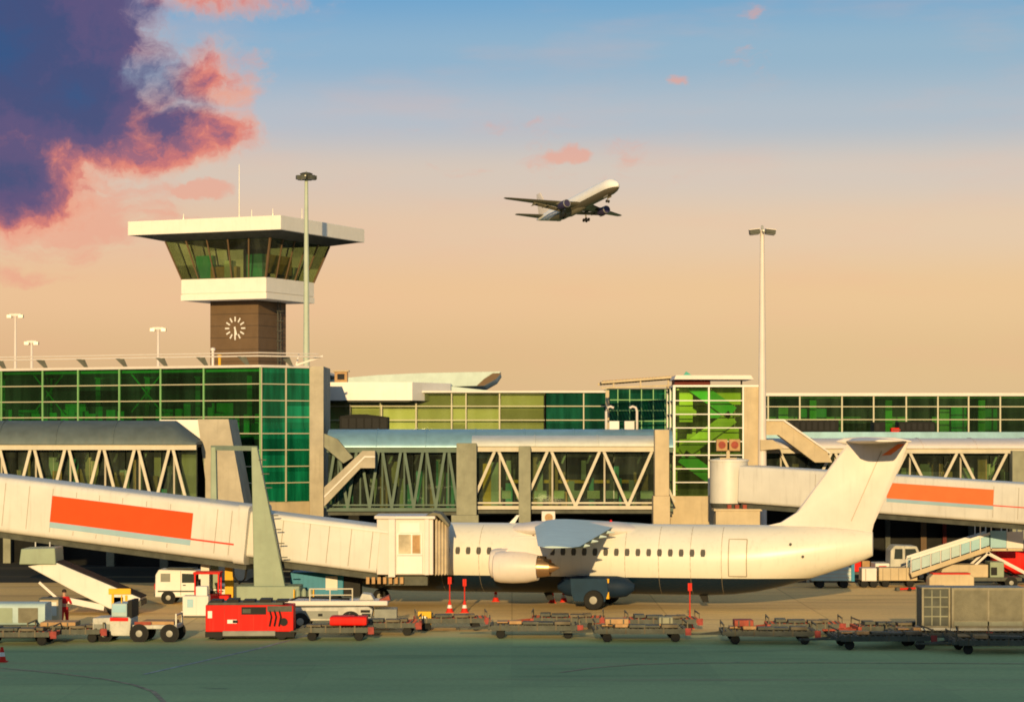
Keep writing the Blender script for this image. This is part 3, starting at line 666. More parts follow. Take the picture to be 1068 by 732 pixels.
# plant boxes lying on the roof edge in front of it
for px0, px1, pt, pb_, lab in ((817,877,438,450.6,'long dark roof plant box above the stair'),(914,926,440,450.6,'small dark roof plant box beside the red one'),(940,978,439.5,450.6,'dark roof plant box above the fin of the airliner')):
    x0, x1 = X(px0,156), X(px1,156); t = thing('plant_box', lab, 'plant box', ((x0+x1)/2,157,Z(450.4,157)), group='plant boxes on the walkway roof')
    w2 = (x1-x0)/2; hh = Z(pt,156)-Z(450.4,157)
    MB().box(-w2, w2, 0, 1.6, 0, hh).build('casing', 'dark', t, bev=.03)
    q = MB()
    for k in range(int(w2*5)): q.box(-w2+.1+k*.4, -w2+.36+k*.4, -.03, -.003, .12, hh-.12)
    q.build('grille', 'black', t)
t = thing('plant_box', 'low red roof plant box between two dark ones', 'plant box', (X(935,157),157,Z(450.4,157)), group='plant boxes on the walkway roof')
MB().box(-.35,.35,0,.6,0,.28).build('casing', 'red', t, bev=.03); MB().box(-.28,.28,-.02,-.003,.08,.2).build('grille', 'rust', t)

# ------------------------------------------------------------------ middle concourse
xf0, xf1 = X(338,DE), X(706,DE); off = (xf0, DE, 0)
Fb = thing('terminal_concourse', 'middle concourse with pale green blinds behind glass, beside the glazed stair tower', 'terminal building', off)
z0f, z1f = Z(450,DE), Z(409.5,DE)
cols = [338,365,398,434,471,486,521,569,609,632]
fac(Fb, off, (X(569,DE),DE), (X(632,DE),DE), z0f, z1f, [0,.63,1], [Z(423.5,DE), Z(438,DE)], 'g_teal', 'mullion', .08)
cols = cols[:-2]
fac(Fb, off, (xf0,DE), (X(569,DE),DE), z0f, z1f, [(X(p,DE)-xf0)/(X(569,DE)-xf0) for p in cols], [Z(423.5,DE), Z(438,DE)], 'g_pale', 'mullion', .08)
fac(Fb, off, (X(632,DE),DE), (xf1,DE), z0f, Z(406,DE), lin_t(6), [Z(417,DE), Z(428,DE), Z(439,DE)], 'g_teal', 'mullion_green', .06)
MB().box(xf0, X(634,DE), DE-.3, DE+22, z1f, Z(407.6,DE)).build('roof', 'cream', Fb, off)
MB().box(X(634.5,DE), xf1, DE-.1, DE+22, Z(406,DE), Z(405,DE)).build('roof', 'greydark', Fb, off)
MB().box(xf0, xf1, DE+.2, DE+20, z0f-.4, z0f-.01).build('floor_slab', 'int_floor', Fb, off)
MB().box(xf0, X(632,DE), DE+.2, DE+20, z1f-.12, z1f-.01).build('ceiling', 'int_ceil', Fb, off)
for a, b in ((340,396),(398.5,433),(435,470),(472,520),(522,567)):
    MB().box(X(a,DE+.6), X(b,DE+.6), DE+.6, DE+.66, z0f, z1f-.13).build('blind', 'olive', Fb, off)
for a, b, lo, hi, mt, d in ((590,603,446,422,'teal_panel',3),(618,626,440,424,'teal_panel',3),(570,584,449,430,'int_dark',2),(640,655,448,420,'teal_panel',4),(668,676,450,412,'olive',4),(690,700,450,420,'teal_panel',3)):
    MB().box(X(a,DE+d), X(b,DE+d), DE+d, DE+d+.2, Z(lo,DE+d), Z(hi,DE+d)).build('partition', mt, Fb, off)
MB().box(X(568,DE), xf1, DE+7, DE+7.2, z0f, z1f).build('back_wall', 'int_dark', Fb, off)
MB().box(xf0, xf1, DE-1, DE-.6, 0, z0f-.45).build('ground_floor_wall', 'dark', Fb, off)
# pavilion roof over the middle concourse
xp0, xp1 = X(338,163.5), X(471,163.5); off = (xp0, 163.5, 0)
Pv = thing('roof_pavilion', 'pale pavilion with a curved shell roof above the middle concourse', 'roof pavilion', off)
Dp = 163.6
MB().prism([(xp0-.1, Dp), (X(430,Dp), Dp), (X(470,168), 168), (X(470,168), 180), (xp0-.1, 180)], Z(417.5,Dp), Z(398.5,Dp), 'z').build('fascia', 'white', Pv, off)
MB().prism([(xp0-.05, Dp+.3), (X(430,Dp)-.2, Dp+.3), (X(470,168)-.2, 168.2), (xp0-.05, 168.2)], Z(419,Dp), Z(417.5,Dp)-.004, 'z').build('soffit', 'greydark', Pv, off)
top = [(338,397),(360,394),(395,391),(440,389),(490,388),(522,387.5)]; bot = [(517,395),(505,402),(470,403),(338,404)]
MB().prism(pp(top+bot, 172), 172, 190, 'y').build('shell_roof', 'teal_roof', Pv, off)
MB().prism(pp([(497,402.4),(505,402),(517.5,395),(523,389),(514,389.2),(505,395)], 172), 171.9, 171.99, 'y').build('end_louvre', 'brown', Pv, off)
MB().prism(pp([(430,404),(471,403),(530,409.5),(471,409.5)], 169), 168.6, 171.5, 'y').build('low_roof', 'teal_roof', Pv, off)
q = MB(); q.box(-.45,.45,-.4,.4,0,.75)
t = thing('roof_vent', 'small orange brown vent box on the pavilion fascia beside the glass wing pillar', 'roof vent', (X(356,165),165,Z(398.5,Dp)))
q.build('casing', 'wood', t, bev=.03); MB().box(-.55,.55,-.5,.5,.75,.85).build('cap', 'concrete_warm', t); MB().box(-.25,.25,-.43,-.403,.2,.6).build('opening', 'black', t)
# plant on the blue walkway roof
t = thing('plant_box', 'matt black roof plant box on the blue walkway roof', 'plant box', (X(379,152),152,Z(449,152)), group='plant boxes on the walkway roof')
MB().prism([(-1.55,0),(1.6,0),(1.6,.88),(.2,1.06),(-.7,1.06),(-1.55,.94)], 0, 1.8, 'y').build('casing', 'dark', t, bev=.03)
q = MB()
for k in range(6): q.box(-1.4+k*.5, -1.0+k*.5, -.03, -.003, .15, .8)
q.build('grille', 'black', t)
# two white cabinets with bent pipes
for i, (px, sgn) in enumerate(((641,-1),(657,1))):
    t = thing('roof_cabinet', ('white roof cabinet with bent pipe, next to the thin pale post', 'cream roof cabinet with bent pipe, on the stair tower side of the pair')[i], 'roof cabinet', (X(px,150),150.5,Z(452.3,150)), group='cabinets with bent pipes on the walkway roof')
    MB().box(-.32,.32,0,.6,0,.82).build('cabinet', ('white','cream')[i], t, bev=.03)
    MB().tube([(-.0+sgn*.5,.4,0),(sgn*.5,.4,1.45),(sgn*.42,.4,1.68),(sgn*.22,.4,1.75),(sgn*.02,.4,1.66)], .08, 8).build('pipe', 'cream', t, smooth=True)
t = thing('thin_post', 'thin pale post dividing the light green and dark green glazing', 'post', (X(633.5,163),163,Z(452,163))); MB().box(-.12,.12,0,.24,0,3.0).build('shaft', 'concrete_warm', t); MB().box(-.2,.2,-.08,.32,-.06,.12).build('foot', 'concrete_warm', t)

# ------------------------------------------------------------------ glazed stair tower
DG = 148
xg0, xg1 = X(703.5,DG), X(775,DG); off = (xg0, DG, 0)
G = thing('stair_tower', 'bright green glazed stair tower with white frames behind the airliner', 'stair tower', off)
z0g, z1g = Z(517,DG), Z(403.5,DG)
zz = [Z(403.5+14.19*k,DG) for k in range(1,8)]
fac(G, off, (xg0,DG), (xg1,DG), z0g, z1g, [0,.5,1], zz, 'g_stair', 'white', .10)
fac(G, off, (xg0,DG+6), (xg0,DG), z0g, z1g, [0,.5,1], zz, 'g_green', 'white', .10)
MB().box(xg0-.1, X(793,DG), DG-.14, DG+6.2, z1g, Z(401.5,DG)).build('roof', 'white', G, off)
MB().box(xg1+.06, X(793,DG), DG-.1, DG+6, 0, z1g-.01).build('pillar', 'concrete_warm', G, off)
MB().box(X(695,DG), xg1+.05, DG-.05, DG+6, 0, z0g-.01).build('plinth', 'concrete_warm', G, off)
MB().box(xg0+.15, xg1, DG+5.6, DG+5.8, z0g, z1g-.1).build('back_wall', 'int_wall', G, off)
for k in range(3): MB().box(xg0+.15, xg1, DG+1.9, DG+5.5, z0g+.02+2.5*k, z0g+.2+2.5*k).build('floor_slab', 'int_floor', G, off)
for k in range(3):
    za, zb_ = z0g+.2+2.5*k, z0g+2.5+2.5*k; s = 1 if k % 2 else -1; xm = (xg0+xg1)/2
    MB().bar((xm-s*1.6,DG+1.2,za), (xm+s*1.6,DG+1.2,zb_), .9, .25).build('flight', ('teal_panel','int_wall')[k % 2], G, off)
for a, b, lo, hi, mt in ((708,722,402,440,'olive'),(742,772,404,422,'olive'),(708,730,458,474,'olive'),(712,724,476,486,'int_wall'),(706,716,443,455,'int_dark'),(726,740,420,452,'int_dark'),(744,770,446,460,'olive'),(738,752,425,436,'teal_panel'),(706,770,490,516,'int_dark')):
    MB().box(X(a,DG+2), X(b,DG+2), DG+1.6, DG+1.75, Z(hi,DG+2), Z(lo,DG+2)).build('panel', mt, G, off)
# canopy roofs on top
q = MB().prism(pp([(705,391.3),(783,391.3),(786,395.6),(703,395.6)], DG-.3), DG-.4, DG+5, 'y')
cn = q.build('canopy', 'cream', G, off)
for px in (741.5, 775): MB().box(X(px-.8,DG), X(px+.8,DG), DG+1, DG+1.12, z1g+.1, Z(395.6,DG-.3)).build('canopy_post', 'greydark', cn, off)
MB().box(X(704,DG), X(741,DG), DG+.4, DG+3, Z(401.4,DG), Z(396.2,DG)).build('plant_room', 'deepred', G, off)
q = MB()
x_ = X(627,152); n = 22
for k in range(n):
    a = X(629+76*k/n, 152); q.box(a, a+.13, 152, 158, Z(399.5-5.5*k/n,152), Z(399.5-5.5*k/n,152)+.16)
t = thing('sunshade_canopy', 'slatted timber coloured sunshade rising towards the stair tower', 'sunshade', (x_,152,Z(405,152)))
q.build('slats', 'wood', t, (x_,152,Z(405,152)))
for bar_ in (((x_,151.9,Z(399,152)),(X(705,152),151.9,Z(393,152)),.14),((x_,158,Z(399,152)),(X(705,152),158,Z(393,152)),.14),((x_,151.95,Z(404.5,152)),(X(705,152),151.95,Z(402,152)),.10)):
    MB().bar(*bar_).build('edge_beam', 'concrete_warm', t, (x_,152,Z(405,152)))
for px in (640, 668, 697): MB().bar((X(px,152),152,Z(405,152)),(X(px,152),152,Z(396.5,152)),.1).build('post', 'concrete_warm', t, (x_,152,Z(405,152)))
# wall with air conditioner in the dark undercroft behind the fuselage
aw = thing('service_wall', 'low dark service wall under the sunlit walkway', 'wall', (X(500,152),152,0))
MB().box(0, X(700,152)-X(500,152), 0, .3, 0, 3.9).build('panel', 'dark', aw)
MB().box(X(690,140)-X(500,152), X(700,140)-X(500,152), -.1, -.01, 0, 3.9).build('end_post', 'greydark', aw)
t = thing('air_conditioner', 'square cream air conditioner with a round fan above the fuselage', 'air conditioner', (X(572,139),139,0))
MB().box(-.4,.4,0,.5,Z(546.5,139),Z(533,139)).build('casing', 'cream', t, bev=.03)
MB().lathe([(.24,-.03),(.24,-.004)],20,'y',(.02,0,Z(539.5,139))).build('fan', 'wood', t)
MB().box(-.3,-.22,.1,.2,0,Z(546.5,139)).box(.22,.3,.1,.2,0,Z(546.5,139)).build('stand', 'steel', t)

# building the viewpoint belongs to (it throws the long evening shadow over the near apron)
vt = struct('viewing_terminal', MB().box(-95, 95, -50, 0, 0, 22.3), 'concrete'); vt.location = (0, -16, 0); vt.rotation_euler = (0, 0, R(6.5))
# ------------------------------------------------------------------ passenger boarding bridges
def rrect(wd, ht, r, n=4):
    out = []
    for cx, cz, a0 in ((wd/2-r, ht/2-r, 0), (-wd/2+r, ht/2-r, 90), (-wd/2+r, -ht/2+r, 180), (wd/2-r, -ht/2+r, 270)):
        for k in range(n+1):
            a = R(a0+90*k/n); out.append((cx+r*math.cos(a), cz+r*math.sin(a)))
    return out
class Tunnel:
    def __init__(s, p0, p1, wd, ht, r):
        s.p0, s.p1 = Vector(p0), Vector(p1); s.a = (s.p1-s.p0); s.L = s.a.length; s.a /= s.L
        s.n = Vector((s.a.y, -s.a.x, 0)).normalized(); s.up = s.n.cross(s.a).normalized()*-1
        if s.up.z < 0: s.up = -s.up
        s.w, s.h, s.r = wd, ht, r
    def pt(s, t, d, h): return s.p0+s.a*t+s.n*d+s.up*h
    def body(s, t0=0, t1=None, grow=0.0):
        t1 = s.L if t1 is None else t1
        pr = rrect(s.w+grow, s.h+grow, s.r)
        return MB().loft([[s.pt(t, x, z) for x, z in pr] for t in (t0, t1)])
    def face(s, mb, t0, t1, h0, h1, th=.012, d=0.0):
        c = s.w/2+d
        return mb.frust([s.pt(t0,c+.002,h0), s.pt(t1,c+.002,h0), s.pt(t1,c+.002,h1), s.pt(t0,c+.002,h1)], [s.pt(t0,c+th,h0), s.pt(t1,c+th,h0), s.pt(t1,c+th,h1), s.pt(t0,c+th,h1)])
    def at(s, px):
        k = (px-CX)/F; q = s.p0+s.n*s.w/2; return (k*q.y-q.x)/(s.a.x-k*s.a.y)

C1 = Tunnel((X(-70,124.2),124.2,5.62), (X(268,119),119,3.70), 3.0, 2.86, .32)
off = (X(262,119),119,0)
JB = thing('boarding_bridge', 'white boarding bridge with red stripe docked at the nose of the parked airliner', 'boarding bridge', off)
C1.body().build('outer_tunnel', 'tunnel', JB, off, smooth=True)
q = MB()
for px in (-20,4,29,53.5,225,240):
    t = C1.at(px); C1.face(q, t-.014, t+.014, -1.08, 1.15, .004)
for px in (78,102,126,151,176): t = C1.at(px); C1.face(q, t-.012, t+.012, .83, 1.12, .004); C1.face(q, t-.012, t+.012, -1.1, -.88, .004)
q.build('panel_seam', 'seam', JB, off)
ta, tb = C1.at(53), C1.at(200)
C1.face(MB(), ta, tb, -.55, .80).build('red_stripe', 'orange', JB, off)
C1.face(MB(), ta, tb, -.84, -.552).build('blue_stripe', 'bluegrey', JB, off)
C1.face(MB(), tb, C1.at(250), -.56, -.47).build('red_line', 'redline', JB, off)
# underside beam and end frame
MB().frust([C1.pt(0,-1.0,-1.75),C1.pt(0,1.0,-1.75),C1.pt(0,1.0,-1.44),C1.pt(0,-1.0,-1.44)], [C1.pt(C1.L,-1.0,-1.75),C1.pt(C1.L,1.0,-1.75),C1.pt(C1.L,1.0,-1.44),C1.pt(C1.L,-1.0,-1.44)]).build('under_beam', 'greydark', JB, off)
C1.body(C1.L-.55, C1.L+.05, .12).build('end_frame', 'tunnel', JB, off, smooth=True)
C2 = Tunnel((X(255,119.2),119.2,3.84), (X(402,117.6),117.6,3.02), 2.6, 2.32, .2)
C2.body().build('inner_tunnel', 'tunnel', JB, off, smooth=True)
q = MB()
for k, px in enumerate((294,322,342,365,387)): t = C2.at(px); C2.face(q, t-.015, t+.015, -.95, .98, .006)
q.build('panel_seam', 'seam', JB, off)
C2.face(MB(), C2.at(290), C2.at(403), .90, 1.0, .05).build('eave', 'white', JB, off)
MB().frust([C2.pt(0,-.9,-1.5),C2.pt(0,.9,-1.5),C2.pt(0,.9,-1.17),C2.pt(0,-.9,-1.17)], [C2.pt(C2.L,-.9,-1.5),C2.pt(C2.L,.9,-1.5),C2.pt(C2.L,.9,-1.17),C2.pt(C2.L,-.9,-1.17)]).build('under_beam', 'greydark', JB, off)
# cab
M['bellows'] = material('bellows_canvas', (.52,.43,.30), .8, vary=.2, scale=2, streak=.2)
DC = 116.4; czt, czb = Z(541,DC), Z(599,DC)
def cz(py): return Z(py, DC)
xa, xb, xc, xd = X(393,DC), X(413,DC), X(452,DC), X(466,DC)
MB().prism([(xa,DC),(xb,DC-.25),(xc,DC-.25),(xc+.1,DC+1.2),(xc+.1,DC+3.0),(xa,DC+3.0)], czb, czt, 'z').build('cab', 'cream', JB, off, bev=.04)
MB().prism([(xa-.12,DC-.1),(xb,DC-.42),(xc+.1,DC-.42),(xc+.3,DC+1.2),(xc+.3,DC+3.1),(xa-.12,DC+3.1)], czt+.002, czt+.16, 'z').build('cab_roof', 'cream', JB, off, bev=.04)
MB().box(xb-.36,xb-.02,DC-.45,DC-.26,czb-.1,czt).build('cab_frame', 'cream', JB, off, bev=.02)
MB().box(xc-.42,xc-.2,DC-.38,DC-.26,czb,czt).build('cab_frame', 'cream', JB, off, bev=.02)
wn_ = MB().box(X(416,DC),X(439,DC),DC-.30,DC-.256,cz(577),cz(557)).build('cab_window', 'cab_glare', JB, off)
MB().box(X(430.5,DC),X(438,DC),DC-.306,DC-.302,cz(576),cz(558)).build('brown_pane', 'wood', JB, off)  # brown right-hand part of the window
q = MB()
x0, x1, za, zb_ = X(416,DC)-.07, X(439,DC)+.07, cz(577)-.07, cz(557)+.07
q.box(x0,x1,DC-.34,DC-.258,za,za+.07).box(x0,x1,DC-.34,DC-.258,zb_-.07,zb_).box(x0,x0+.07,DC-.34,DC-.258,za+.07,zb_-.07).box(x1-.07,x1,DC-.34,DC-.258,za+.07,zb_-.07).box(X(429,DC),X(429,DC)+.06,DC-.33,DC-.302,za+.07,zb_-.07)
q.build('window_frame', 'white', wn_, off)
MB().box(X(414,DC),X(441,DC),DC-.33,DC-.256,cz(598),cz(579)).build('roller_door', 'white', JB, off, bev=.02)
MB().box(X(417,DC),X(438,DC),DC-.31,DC-.256,cz(555),cz(545)).build('cab_panel', 'white', JB, off)
MB().prism([(X(444,DC),czt+.17),(X(452,DC),czt+.34),(X(460,DC),czt+.26),(X(468.5,DC),czt-.25),(X(468.5,DC),czt-.42),(X(456,DC),czt+.165)], DC-.35, DC+2.9, 'y').build('folding_hood', 'canvas', JB, off, bev=.04)
rings = []
for k in range(9):
    f = k/8; x = X(452,DC)+.1+(X(467,DC)-X(452,DC)-.1)*f; e = .10*(k % 2)
    rings.append([Vector((x, y, z)) for y, z in ((DC-.2-e+.5*f, czb-.05+e), (DC+2.6+e, czb-.05+e), (DC+2.6+e, czt-.05-.25*f+e), (DC-.2-e+.5*f, czt-.05-.25*f+e))])
MB().loft(rings).build('bellows', 'bellows', JB, off)
MB().box(xa+.4,xc-.3,DC+.3,DC+2.2,czb-.55,czb-.01).build('cab_undercarriage', 'greydark', JB, off)
q = MB()
for k in range(7): q.box(X(382,DC)+.28*k,X(382,DC)+.28*k+.16,DC-.1,DC+.1,czb-.45,czb-.12)
q.build('cab_rail_lamps', 'wood', JB, off)
# lifting portal
p_top, p_bot = P(264.5,466,116.6), Vector((X(283,116.6),116.6,.9))
def leg(mb, px0, px1, py, qx0, qx1, qz, D, dep):
    a = [Vector((X(px0,D),D,Z(py,D))),Vector((X(px1,D),D,Z(py,D))),Vector((X(px1,D),D+dep,Z(py,D))),Vector((X(px0,D),D+dep,Z(py,D)))]
    b = [Vector((X(qx0,D),D,qz)),Vector((X(qx1,D),D,qz)),Vector((X(qx1,D),D+dep,qz)),Vector((X(qx0,D),D+dep,qz))]
    return mb.frust(b, a)
leg(MB(), 262, 268, 466, 265, 299, .8, 116.5, .55).build('portal_leg', 'greensteel', JB, off, bev=.03)
leg(MB(), 220, 225, 466, 219, 228, .8, 121.2, .5).build('portal_leg', 'greensteel', JB, off, bev=.03)
q = MB(); q.frust([Vector((X(219,121.4),121.7,Z(469.5,121.4))),Vector((X(268,116.5),116.5,Z(470,116.5))),Vector((X(268,116.5),117.05,Z(470,116.5))),Vector((X(219,121.4),122.2,Z(469.5,121.4)))],
        [Vector((X(219,121.4),121.7,Z(464.5,121.4))),Vector((X(268,116.5),116.5,Z(465,116.5))),Vector((X(268,116.5),117.05,Z(465,116.5))),Vector((X(219,121.4),122.2,Z(464.5,121.4)))])
q.build('portal_beam', 'greensteel', JB, off)
q = MB()
for k in range(9):
    f = k/8; z = Z(480+14.5*k,116.4); x0 = X(270+3.2*k,116.4)
    q.box(x0-.02, x0+.35, 116.42, 116.47, z, z+.05)
q.build('leg_rungs', 'greydark', JB, off)
MB().box(X(246,116),X(312,116),116.2,118.2,.55,1.25).build('bogie_frame', 'greensteel', JB, off, bev=.04)
for px in (256, 300):
    for y in (116.4, 117.8): wheel('wheel', JB, (X(px,116)-off[0], y-off[1], .5), .5, .35)
for px, a in ((209,.3),(234,.3)):
    MB().box(X(px,120),X(px,120)+.42,120.2,120.6,0,2.9).build('support_column', 'yellow' if px == 234 else 'cream', JB, off)
q = MB(); q.tube([(X(243,118.5),118.5,2.3),(X(244,118.5),118.4,1.6),(X(250,118.5),118.4,1.25),(X(256,118.5),118.4,1.5),(X(258,118.5),118.5,2.3)], .06, 6)
q.build('hanging_cable', 'rubber', JB, off, smooth=True)

# second boarding bridge, behind the tail
off = (X(760,140),140,0)
JB2 = thing('boarding_bridge', 'white boarding bridge with faded orange stripe and round rotunda behind the airliner tail', 'boarding bridge', off)
rx, ry = X(760.5,140.5), 140.8; rr = 20*140/F*1.0
MB().lathe([(rr,Z(525,139.6)),(rr,Z(481,139.6))], 36, 'z', (rx-off[0],ry-off[1],0)).build('rotunda', 'tunnel', JB2, smooth=True)
MB().lathe([(rr+.06,Z(481,139.6)),(rr+.06,Z(480,139.6)+.03),(rr*.5,Z(478.5,139.6)+.05)], 36, 'z', (rx-off[0],ry-off[1],0)).build('rotunda_roof', 'white', JB2, smooth=True)
MB().lathe([(rr*.9,Z(530,139.6)),(rr*.98,Z(525.2,139.6))], 30, 'z', (rx-off[0],ry-off[1],0)).build('rotunda_base', 'greydark', JB2, smooth=True)
MB().lathe([(.5,0),(.5,Z(530,139.6))], 20, 'z', (rx-off[0],ry-off[1],0)).build('support_column', 'concrete_warm', JB2, smooth=True)
D1 = Tunnel((X(772,140.3),140.3,(Z(484,140)+Z(524,140))/2), (X(1150,127),127,(Z(511,127)+Z(549.5,127))/2), 2.4, 2.22, .2)
D1.body(.6).build('tunnel', 'tunnel', JB2, off, smooth=True)
ta, tb = D1.at(925), D1.at(1036)
D1.face(MB(), ta, tb, -.20, .69).build('orange_stripe', 'orange_pale', JB2, off)
D1.face(MB(), ta, tb, -.40, -.202).build('blue_stripe', 'bluegrey', JB2, off)
D1.face(MB(), tb, D1.at(1078), -.21, -.15).build('red_line', 'redline', JB2, off)
q = MB()
for px in (850,905,1036,1062): t = D1.at(px); D1.face(q, t-.012, t+.012, -.85, .88, .004)
q.build('panel_seam', 'seam', JB2, off)
MB().frust([D1.pt(.6,-.8,-1.42),D1.pt(.6,.8,-1.42),D1.pt(.6,.8,-1.12),D1.pt(.6,-.8,-1.12)], [D1.pt(D1.L,-.8,-1.42),D1.pt(D1.L,.8,-1.42),D1.pt(D1.L,.8,-1.12),D1.pt(D1.L,-.8,-1.12)]).build('under_beam', 'greydark', JB2, off)
q = MB()
for k in range(5): q.box(X(758+8*k,139.5),X(762+8*k,139.5),139.0,139.5,Z(531,139.5)-.1*(k % 2),Z(526,139.5))
q.build('service_pipes', 'rust', JB2, off)
t = thing('concrete_plinth', 'warm concrete block under the rotunda behind the airliner', 'plinth', (X(768,139),138.6,0))
MB().box(X(746,139)-X(768,139),X(792,139)-X(768,139),0,1.6,0,Z(532.5,139)).build('block', 'concrete_warm', t, bev=.03)
MB().box(X(744,139)-X(768,139),X(794,139)-X(768,139),-.05,1.65,Z(532.5,139)+.002,Z(532.5,139)+.12).build('coping', 'concrete_warm', t)
# stop signal box over the rotunda
t = thing('signal_box', 'twin brown signal lamp box standing on the rotunda roof', 'signal lamp', (X(760,139.8),139.8,Z(479,139.6)))
MB().box(-.1,.1,.35,.55,-.05,.55).build('post', 'concrete_warm', t); MB().box(-.5,.5,.2,.7,-.02,.10).build('foot', 'concrete_warm', t)
for s in (-1,1):
    b_ = MB().box(s*.38-.33,s*.38+.33,.2,.6,.5,1.2).build('lamp_housing', 'wood', t, bev=.03)
    MB().lathe([(.22,.15),(.22,.197)],20,'y',(s*.38,0,.86)).build('lens', 'rust', b_)

# ------------------------------------------------------------------ parked airliner (four engines, high wing, T tail)
AC = thing('parked_airliner', 'white and navy high winged four engine airliner parked at the boarding bridge', 'airliner', (X(619,119.8),119.8,0), R(-12))
RF, ZC = 1.78, 2.44
def ring(x, zc, ry, rz, n=40, yc=0):
    return [Vector((x, yc+ry*math.sin(2*math.pi*k/n), zc+rz*math.cos(2*math.pi*k/n))) for k in range(n)]
secs = [(-14.3,2.0,.05,.05),(-14.15,2.02,.42,.40),(-13.8,2.08,.78,.74),(-13.2,2.2,1.16,1.12),(-12.4,2.3,1.45,1.42),(-11.4,2.39,1.66,1.66),(-10.2,2.43,1.77,1.77),(-9,2.44,1.78,1.78),
        (6.0,2.44,1.78,1.78),(7.2,2.47,1.75,1.75),(8.4,2.55,1.67,1.67),(9.6,2.68,1.53,1.53),(10.8,2.84,1.33,1.35),(12,3.02,1.08,1.13),(13,3.16,.82,.92),(13.7,3.26,.60,.74),(14.1,3.32,.44,.60)]
MB().loft([ring(*s_) for s_ in secs]).build('fuselage', 'liner', AC, smooth=True)
# fin with dorsal fillet
def slab(outline, th, tap=.35):
    """symmetric thin wing-like solid from an (x,z) outline, thickness th, pinched at the edges"""
    c = Vector((sum(p[0] for p in outline)/len(outline), 0, sum(p[1] for p in outline)/len(outline)))
    rings = []
    for s_, k in ((-1,.93),(-.55,1),(.55,1),(1,.93)):
        rings.append([Vector((c.x+(x-c.x)*k, s_*th/2, c.z+(z-c.z)*k)) for x, z in outline])
    return MB().loft(rings)
slab([(8.3,4.02),(9.4,4.28),(10.3,4.85),(12.62,8.0),(12.9,8.35),(15.85,8.35),(15.45,7.2),(14.15,4.3),(14.0,3.6),(12.5,3.5),(9,3.6)], .36).build('fin', 'cream', AC, smooth=True)
MB().bar((13.05,-.195,4.45),(14.55,-.195,7.95),.022,.03).build('rudder_hinge', 'seam', AC)
# red marking and the tail plane
MB().prism([(14.55,7.72),(15.35,8.28),(15.72,8.3),(15.0,7.75)], -.215, -.20, 'y').build('fin_marking', 'orange_pale', AC)
def airfoil(n=9):
    up = [(k/n, .055*math.sin(math.pi*(k/n)**.6)) for k in range(n+1)]; return up+[(a, -b*.7) for a, b in up[-2:0:-1]]
AF = airfoil()
def wingloft(stations):
    """stations: (y, x_le, chord, z, thickness factor)"""
    return MB().loft([[Vector((x+a*c, y, z+b*c*tf)) for a, b in AF] for y, x, c, z, tf in stations])
for s in (-1,1): wingloft([(0,12.75,3.05,8.42,1.1),(s*.5,12.85,2.95,8.43,1.1),(s*4.9,14.15,1.75,8.46,1.1),(s*5.45,14.5,1.35,8.46,.8)]).build('tail_plane', 'cream', AC, smooth=True)
MB().lathe([(.02,12.3),(.17,12.7),(.22,13.6),(.2,15.2),(.03,16.0)], 14, 'x', (0,0,8.42)).build('tail_fairing', 'cream', AC, smooth=True)
# wings
for s in (-1,1):
    ws = [(0,-2.95,4.25,4.12,1.35),(s*1.7,-2.72,3.95,4.08,1.3),(s*12.4,-.40,1.95,3.66,1.15),(s*13.1,-.02,1.35,3.64,.7)]
    w_ = wingloft(ws).build('wing', 'wing', AC, smooth=True)
    for y in (3.0,5.6,8.2,10.6):
        f = (y-1.7)/10.7; xle = -2.72+f*2.32; c = 3.95-f*2.0; z = 4.08-.42*f
        MB().loft([[Vector((xle+c*a, s*y+.13*r_*math.cos(t), z-.12+.16*r_*math.sin(t))) for t in [2*math.pi*k/8 for k in range(8)]] for a, r_ in ((.55,.1),(.7,.8),(.92,.8),(1.09,.15))]).build('flap_track_fairing', 'wing', w_, smooth=True)
MB().loft([ring(x,3.9,1.55*k,.42*k,24) for x, k in ((-4.6,.2),(-3.9,.7),(-3,1),(1.2,1),(2.3,.6),(3.2,.15))]).build('wing_fairing', 'cream', AC, smooth=True)
# engines
def engine(y, x0):
    z = 2.36
    e = MB().lathe([(.50,.02),(.60,0),(.70,.06),(.76,.3),(.78,.9),(.74,1.6),(.62,2.15),(.56,2.15),(.60,1.5)], 28, 'x', (x0,y,z)).build('engine', 'cream', AC, smooth=True)
    MB().lathe([(.02,.35),(.5,.36)], 24, 'x', (x0,y,z)).build('fan', 'black', e)
    MB().lathe([(.50,2.05),(.44,2.55),(.40,2.75),(.38,2.5)], 22, 'x', (x0,y,z)).build('nozzle', 'nozzle', e, smooth=True)
    MB().lathe([(.30,2.3),(.24,2.8),(.02,3.2)], 18, 'x', (x0,y,z)).build('exhaust_cone', 'nozzle', e, smooth=True)
    MB().prism([(x0+.5,z+.72),(x0+1.2,3.72),(x0+3.4,3.78),(x0+2.6,z+.55),(x0+1.9,z+.6)], y-.09, y+.09, 'y').build('pylon', 'cream', e)
for y, x0 in ((-7.0,-3.62),(-4.25,-4.4),(7.0,-3.62),(4.25,-4.4)): engine(y, x0)
